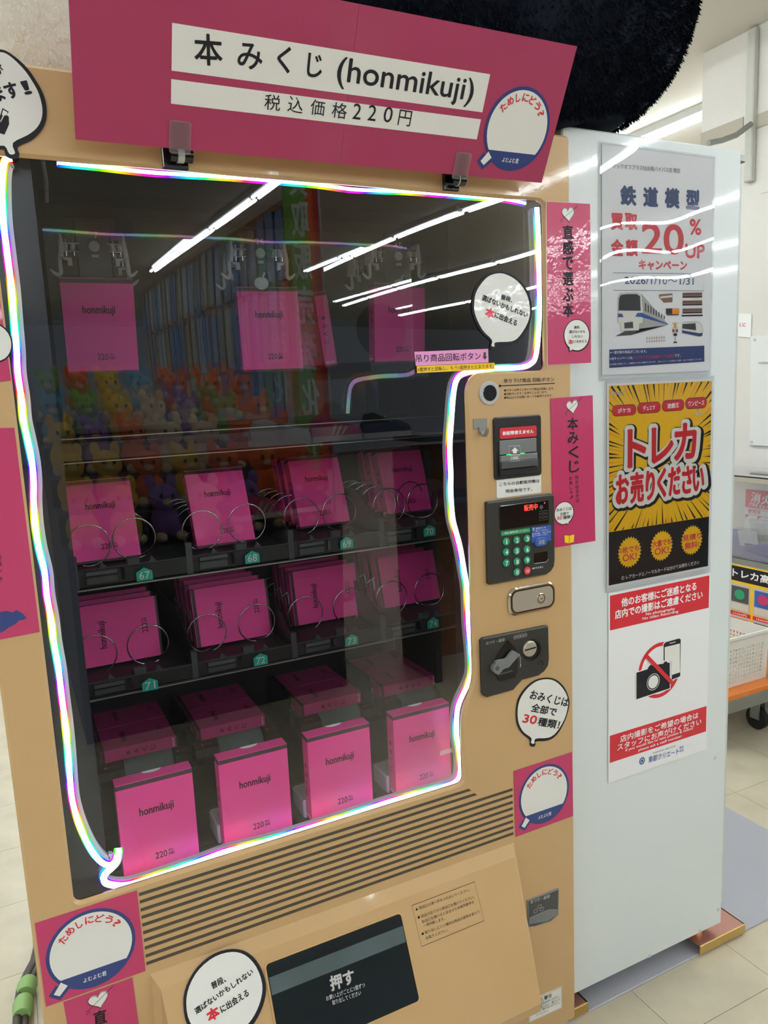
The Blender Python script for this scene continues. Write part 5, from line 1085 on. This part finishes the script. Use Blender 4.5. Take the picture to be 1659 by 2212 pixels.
def pwall(o, ex, ey, w, hh, name):
    g = G(o, ex, ey); holes = []
    n1 = int((w-.03)/.0155); n2 = int((hh-.05)/.0155)
    for i in range(n1):
        for j in range(n2):
            cu_, cv_ = .02+i*.0155+.004, .018+j*.0155+.004; holes.append([(cu_-.0038, cv_-.0045), (cu_+.0038, cv_-.0045), (cu_+.0038, cv_+.0045), (cu_-.0038, cv_+.0045)])
    g.holes([[(0, 0), (w, 0), (w, hh), (0, hh)]]+holes, 'basket', 0); g.wall([(0, 0), (w, 0), (w, hh), (0, hh)], 0, -.003, 'basket'); g.holes([[(0, 0), (w, 0), (w, hh), (0, hh)]]+holes, 'basket', -.003)
    g.obj(name, BK)
pwall((bx0, by0, bz0), (1, 0, 0), V((0, -.04, 1)), bx1-bx0, .199, 'front_wall'); pwall((bx0, by1, bz0), (1, 0, 0), V((0, .04, 1)), bx1-bx0, .199, 'back_wall'); pwall((bx1, by0, bz0), (0, 1, 0), (0, 0, 1), by1-by0, .199, 'side_wall'); pwall((bx0, by0, bz0), (0, 1, 0), (0, 0, 1), by1-by0, .199, 'side_wall')
g = G((0, 0, 0), (1, 0, 0), (0, 1, 0)); g.box(bx0, bx1, by0, by1, bz0, bz0+.004, 'basket'); g.obj('basket_floor', BK)
g = G((0, 0, 0), (1, 0, 0), (0, 1, 0)); ro = rrect(bx0-.004, by0-.014, bx1+.006, by1+.012, .015); g.holes([ro, inset(ro, .008)], 'basket', bz1, bz1-.010); g.obj('basket_rim', BK)

# ================================================================ plush toys on top
def noise3(x, y, z): return math.sin(x*7.1+1.3)*math.sin(y*6.3+.4)*math.sin(z*5.7+2.1)
def plush(name, parts, m, fur, nfur, flen, label, seed, colr, floorz=1.845, fw=.0016):
    r = empty(name, (parts[0][0][0], parts[0][0][1], 1.84), label=label, category='plush toy')
    g = G((0, 0, 0), (1, 0, 0), (0, 1, 0))
    for c, rr, p in parts: g.ell(c, rr, m, 36, 22, p, lambda x, y, z: 1+.02*noise3(x*2, y*2, z*2))
    for i, v in enumerate(g.v):
        if v.x > 1.0 and v.y > .03 and v.z < 1.886: g.v[i].z = 1.886
        elif v.z < 1.8395 and v.y > -.006: g.v[i].z = 1.8395
    g.obj('plush_body', r)
    rnd = random.Random(seed); g = G((0, 0, 0), (1, 0, 0), (0, 1, 0)); vs_ = []; fs = []
    for i in range(nfur):
        c, rr, p = parts[i % len(parts)] if len(parts) > 1 else parts[0]
        ph = math.asin(rnd.uniform(-1, .6)); th = rnd.uniform(0, 2*math.pi)
        if math.sin(th) > .55: th = -th
        def sg(x, e): return math.copysign(abs(x)**e, x)
        q = V((sg(math.cos(ph), p)*sg(math.cos(th), p), sg(math.cos(ph), p)*sg(math.sin(th), p), sg(math.sin(ph), p)))
        P0 = V((c[0]+rr[0]*q.x, c[1]+rr[1]*q.y, c[2]+rr[2]*q.z)); N = V((q.x/rr[0], q.y/rr[1], q.z/rr[2])).normalized()
        d = (N*.45+V((rnd.gauss(0, .35), rnd.gauss(0, .35), rnd.gauss(-.6, .3)))).normalized()
        if P0.z < floorz or (P0.x > 1.0 and P0.y > .02 and P0.z < 1.90): continue
        s = N.cross(V((rnd.random(), rnd.random(), rnd.random()))).normalized()*fw
        ln = flen*rnd.uniform(.6, 1.2); b = len(vs_)
        vs_ += [tuple(P0-s), tuple(P0+s), tuple(P0+d*ln*.6+s*.7), tuple(P0+d*ln)]; fs += [(b, b+1, b+2), (b, b+2, b+3)]
    g.add(vs_, fs, fur); g.obj('plush_fur', r, kind='stuff'); return r
plush('black_plush', [((.905, .135, 2.235), (.480, .235, .392), .78)], 'blackfur', 'blackfur', 42000, .012, 'huge black furry plush toy sitting on the machine behind the banner', 5, None)
plush('white_plush', [((.215, .27, 2.20), (.185, .20, .36), .85)], 'whitefur', 'whitefur', 16000, .006, 'large off-white furry plush toy at the left end of machine top', 6, None, fw=.0005)

# cable bundle with green tape on the floor at the left
g = G((0, 0, 0), (1, 0, 0), (0, 1, 0)); pts = [atZ(*p, .02) for p in ((74, 2075), (58, 2105), (44, 2140), (38, 2180), (36, 2230))]
CB = empty('cable_bundle', (pts[2].x, pts[2].y, 0), label='brown cables wrapped in pale green tape behind machine at lower left', category='cable')
g.tube([tuple(p) for p in [V((-.004, .98, .02))]+pts], .010, 'cable', 10); g.tube([tuple(V(p)+V((.016, .004, -.004))) for p in [V((-.012, .98, .02))]+pts], .008, 'cable', 8); g.obj('cable_run', CB)
for a, b in (((52, 2125), (46, 2150)), ((42, 2165), (38, 2198))):
    p = atZ(*a, .024); q = atZ(*b, .024); g = G((0, 0, 0), (1, 0, 0), (0, 1, 0)); d = (q-p); m_ = V((.009, .003, -.002))
    g.tube([tuple(p+m_), tuple(p+d*.33+m_+V((0, 0, .002))), tuple(p+d*.66+m_), tuple(q+m_)], [.020, .023, .022, .019], 'greentape', 14); g.obj('green_tape', CB)

# ================================================================ the shop behind the camera, seen mirrored in the glass
def mir(px, py, Yb, Yg=.008):
    d = ray(px, py); a = CAMP+d*((Yg-CAMP.y)/d.y); d2 = V((d.x, -d.y, d.z)); return a+d2*((Yb-a.y)/d2.y)
# tall promotional flag
a = mir(600, 470, -3.45); b = mir(706, 900, -3.45)
g = G((0, -3.45, 0), (-1, 0, 0), (0, 0, 1)); x0_, x1_ = a.x, b.x; FL = empty('shop_flag', ((x0_+x1_)/2, -3.45, 0), label='tall green and orange shop flag mirrored in the window glass', category='flag')
w_ = (x1_-x0_)
g.box(-x1_, -x0_, .95, 2.9, 0, .003, 't_green'); g.box(-x1_, -x1_+w_*.35, .95, 2.9, .003, .004, 't_orange'); g.box(-x1_+w_*.0, -x1_+w_*.15, .95, 2.9, .004, .005, 't_red')
for i, ch in enumerate('買取販売強化中'): g.text(ch, (-x1_+w_*.28, 2.6-i*.26), (-x1_+w_*.80, 2.6-i*.26), .22, 'paper_matte', .006, .02, 2, loc=True)
g.obj('flag_cloth', FL)
g = G((0, 0, 0), (1, 0, 0), (0, 1, 0)); g.tube([(x1_+.01, -3.45, 0.02), (x1_+.01, -3.45, 2.95)], .010, 'lightgrey', 8); g.disc((x1_+.01, -3.45), .14, 0.0005, .03, 'greyplastic', .005, 24); g.obj('flag_pole', FL)
# hanging packets on a wall rack
rk = empty('packet_rack', (1.85, -6, 0), label='tall aisle rack of hanging packets mirrored in the upper window glass', category='rack')
g = G((0, 0, 0), (1, 0, 0), (0, 1, 0)); g.box(1.83, 1.87, -8.6, -3.75, 0, 2.68, 'cardboard'); g.obj('rack_back', rk)
PK = {}; rnd = random.Random(4)
for r_ in range(3):
    for c_ in range(22):
        y = -3.90-c_*.21+rnd.uniform(-.01, .01); z = 1.15+r_*.50+rnd.uniform(-.02, .02); nm = ['blue', 'tan', 'blue', 'pale'][rnd.randrange(4)]; loc = (1.829, y, z)
        if nm not in PK:
            g = G((0, 0, 0), (0, -1, 0), (0, 0, 1)); g.box(-.08, .08, 0, .46, .0, .030, {'blue': 'packblue', 'tan': 'packtan', 'pale': 'packpale'}[nm], .003)
            o = g.obj('hanging_packet', None); o.data.transform(Matrix.Translation(o.location)); PK[nm] = o; o.location = loc
        else: o = PK[nm].copy(); COL.objects.link(o); o.location = loc
        o['label'] = '%s long packet hanging on the rack mirrored in glass' % nm; o['category'] = 'packet'; o['group'] = '%s packets on the mirrored rack' % nm
# heap of soft toys on a stepped stand
g = G((0, 0, 0), (1, 0, 0), (0, 1, 0))
for s_ in range(5): g.box(.20, 1.40, -2.05-.28*(s_+1), -2.05-.28*s_, .0, .82+.12*s_, 'darkgrey', .005)
g.obj('toy_stand', None, label='dark stepped stand under soft toys mirrored in the glass', category='stand')
tc_ = ['t_orange', 't_green', 't_yellow', 't_lilac', 't_blue', 't_cream']; cn = dict(t_orange='orange', t_green='green', t_yellow='yellow', t_lilac='lilac', t_blue='light blue', t_cream='cream')
protos = {}; rnd = random.Random(11)
for s_ in range(5):
    for c_ in range(7):
        x = .285+c_*.172+rnd.uniform(-.006, .006); y = -2.19-.28*s_+rnd.uniform(-.02, .02); z = .826+.12*s_; cm = tc_[rnd.randrange(6)]
        if c_ in (0, 1) and s_ < 2: cm = 't_yellow'
        if c_ > 4: cm = 't_orange' if rnd.random() < .7 else cm
        rot = (0, 0, math.pi+rnd.uniform(-.25, .25))
        if cm not in protos:
            r = empty('soft_toy', (0, 0, 0)); g = G((0, 0, 0), (1, 0, 0), (0, 1, 0)); g.ell((0, 0, .075), (.068, .06, .075), cm, 14, 9); g.obj('toy_body', r)
            g = G((0, 0, 0), (1, 0, 0), (0, 1, 0)); g.ell((0, -.01, .185), (.066, .058, .058), cm, 14, 9); g.ell((-.025, -.064, .195), (.008, .005, .010), 'ink', 8, 6); g.ell((.025, -.064, .195), (.008, .005, .010), 'ink', 8, 6); g.ell((0, -.062, .172), (.022, .012, .014), 't_cream', 8, 6); g.obj('toy_head', r)
            for sx in (-1, 1):
                g = G((0, 0, 0), (1, 0, 0), (0, 1, 0)); g.ell((sx*.045, 0, .245), (.022, .012, .035), cm, 10, 7); g.obj('toy_ear', r)
                g = G((0, 0, 0), (1, 0, 0), (0, 1, 0)); g.ell((sx*.045, -.055, .024), (.026, .034, .023), 't_cream', 10, 7); g.obj('toy_foot', r)
            for c in r.children: c.matrix_parent_inverse = Matrix.Identity(4)
            r.location = (x, y, z); r.rotation_euler = rot; protos[cm] = r; o = r
        else: o = clone(protos[cm], (x, y, z), rot)
        o['label'] = '%s sitting soft toy with rounded ears mirrored in the glass' % cn[cm]; o['category'] = 'soft toy'; o['group'] = '%s soft toys on the mirrored stand' % cn[cm]
# shoe shelf
g = G((0, 0, 0), (1, 0, 0), (0, 1, 0)); SS = mir(720, 945, -1.9); zsh = SS.z
g.box(1.75, 3.9, -2.15, -1.85, zsh-.03, zsh, 'darkgrey', .002); g.box(1.75, 3.9, -2.15, -1.85, zsh-.33, zsh-.30, 'darkgrey', .002); g.box(1.75, 3.9, -2.17, -2.15, 0, 1.15, 'cardboard'); g.box(1.75, 1.78, -2.15, -1.85, 0, 1.15, 'darkgrey'); g.box(3.87, 3.9, -2.15, -1.85, 0, 1.15, 'darkgrey')
g.obj('shoe_shelf', None, label='dark shelf of shoes mirrored in the middle of the window glass', category='shelf')
def shoe(x, y, z, m, sole, lb):
    r = empty('shoe', (x, y, z), label=lb, category='shoe'); L_ = .26
    secs = [(-.13, .012, .045, .028), (-.11, .030, .085, .034), (-.06, .036, .090, .036), (-.02, .036, .072, .036), (.03, .036, .058, .040), (.08, .036, .045, .045), (.115, .028, .034, .036), (.13, .012, .024, .018)]
    g = G((x, y, z), (1, 0, 0), (0, 1, 0)); vs_ = []; n_ = 14
    for (u, b_, hh, w2_) in secs:
        for k_ in range(n_):
            t_ = math.pi*k_/(n_-1); vs_.append((u, w2_*math.cos(t_), .022+hh*max(0.0, math.sin(t_))**.8))
    g.add(vs_, [(i*n_+k_, i*n_+k_+1, (i+1)*n_+k_+1, (i+1)*n_+k_) for i in range(len(secs)-1) for k_ in range(n_-1)], m, True); g.obj('shoe_upper', r)
    g = G((x, y, z), (1, 0, 0), (0, 1, 0)); g.prism([(s_[0], -s_[3]*1.05) for s_ in secs]+[(s_[0], s_[3]*1.05) for s_ in secs[::-1]], .0, .024, sole, .003); g.obj('shoe_sole', r)
    g = G((x, y, z), (1, 0, 0), (0, 0, 1))
    if m == 'sneaker_white': g.prism([(-.03, .02), (.0, .02), (.01, .09), (-.02, .09)], -.040, .042, 'lightgrey', .004)
    elif m == 'sneaker_pink':
        for k_ in range(3): g.prism([(-.04+k_*.025, .026), (-.03+k_*.025, .026), (-.005+k_*.025, .075-.008*k_), (-.018+k_*.025, .075-.008*k_)], -.041, .041, 'sneaker_white')
    else:
        for k_ in range(4): g.tube([(-.01+k_*.016, .085-.008*k_, -.03), (-.01+k_*.016, .095-.009*k_, 0), (-.01+k_*.016, .085-.008*k_, .03)], .003, 'sneaker_white', 6)
    g.obj('shoe_trim', r)
for (px, m, sole, lb) in ((598, 'sneaker_white', 'sneaker_white', 'pale strapped sneaker mirrored in the glass, leftmost of the upper shoes'), (722, 'sneaker_pink', 'sneaker_white', 'dark pink sneaker with three pale bars mirrored in the glass'), (838, 'sneaker_black', 'sneaker_white', 'black laced sneaker with white sole mirrored in the glass')):
    q = mir(px, 940, -1.98); shoe(q.x, -1.98, zsh, m, sole, lb)
for (px, m, sole, lb) in ((560, 'sneaker_pink', 'sneaker_white', 'dark pink sneaker on the lower mirrored shelf'), (650, 'sneaker_black', 'sneaker_white', 'black sneaker on the lower mirrored shelf'), (800, 'sneaker_white', 'sneaker_white', 'pale sneaker on the lower mirrored shelf')):
    q = mir(px, 1080, -1.98); shoe(q.x, -1.98, zsh-.30, m, sole, lb)
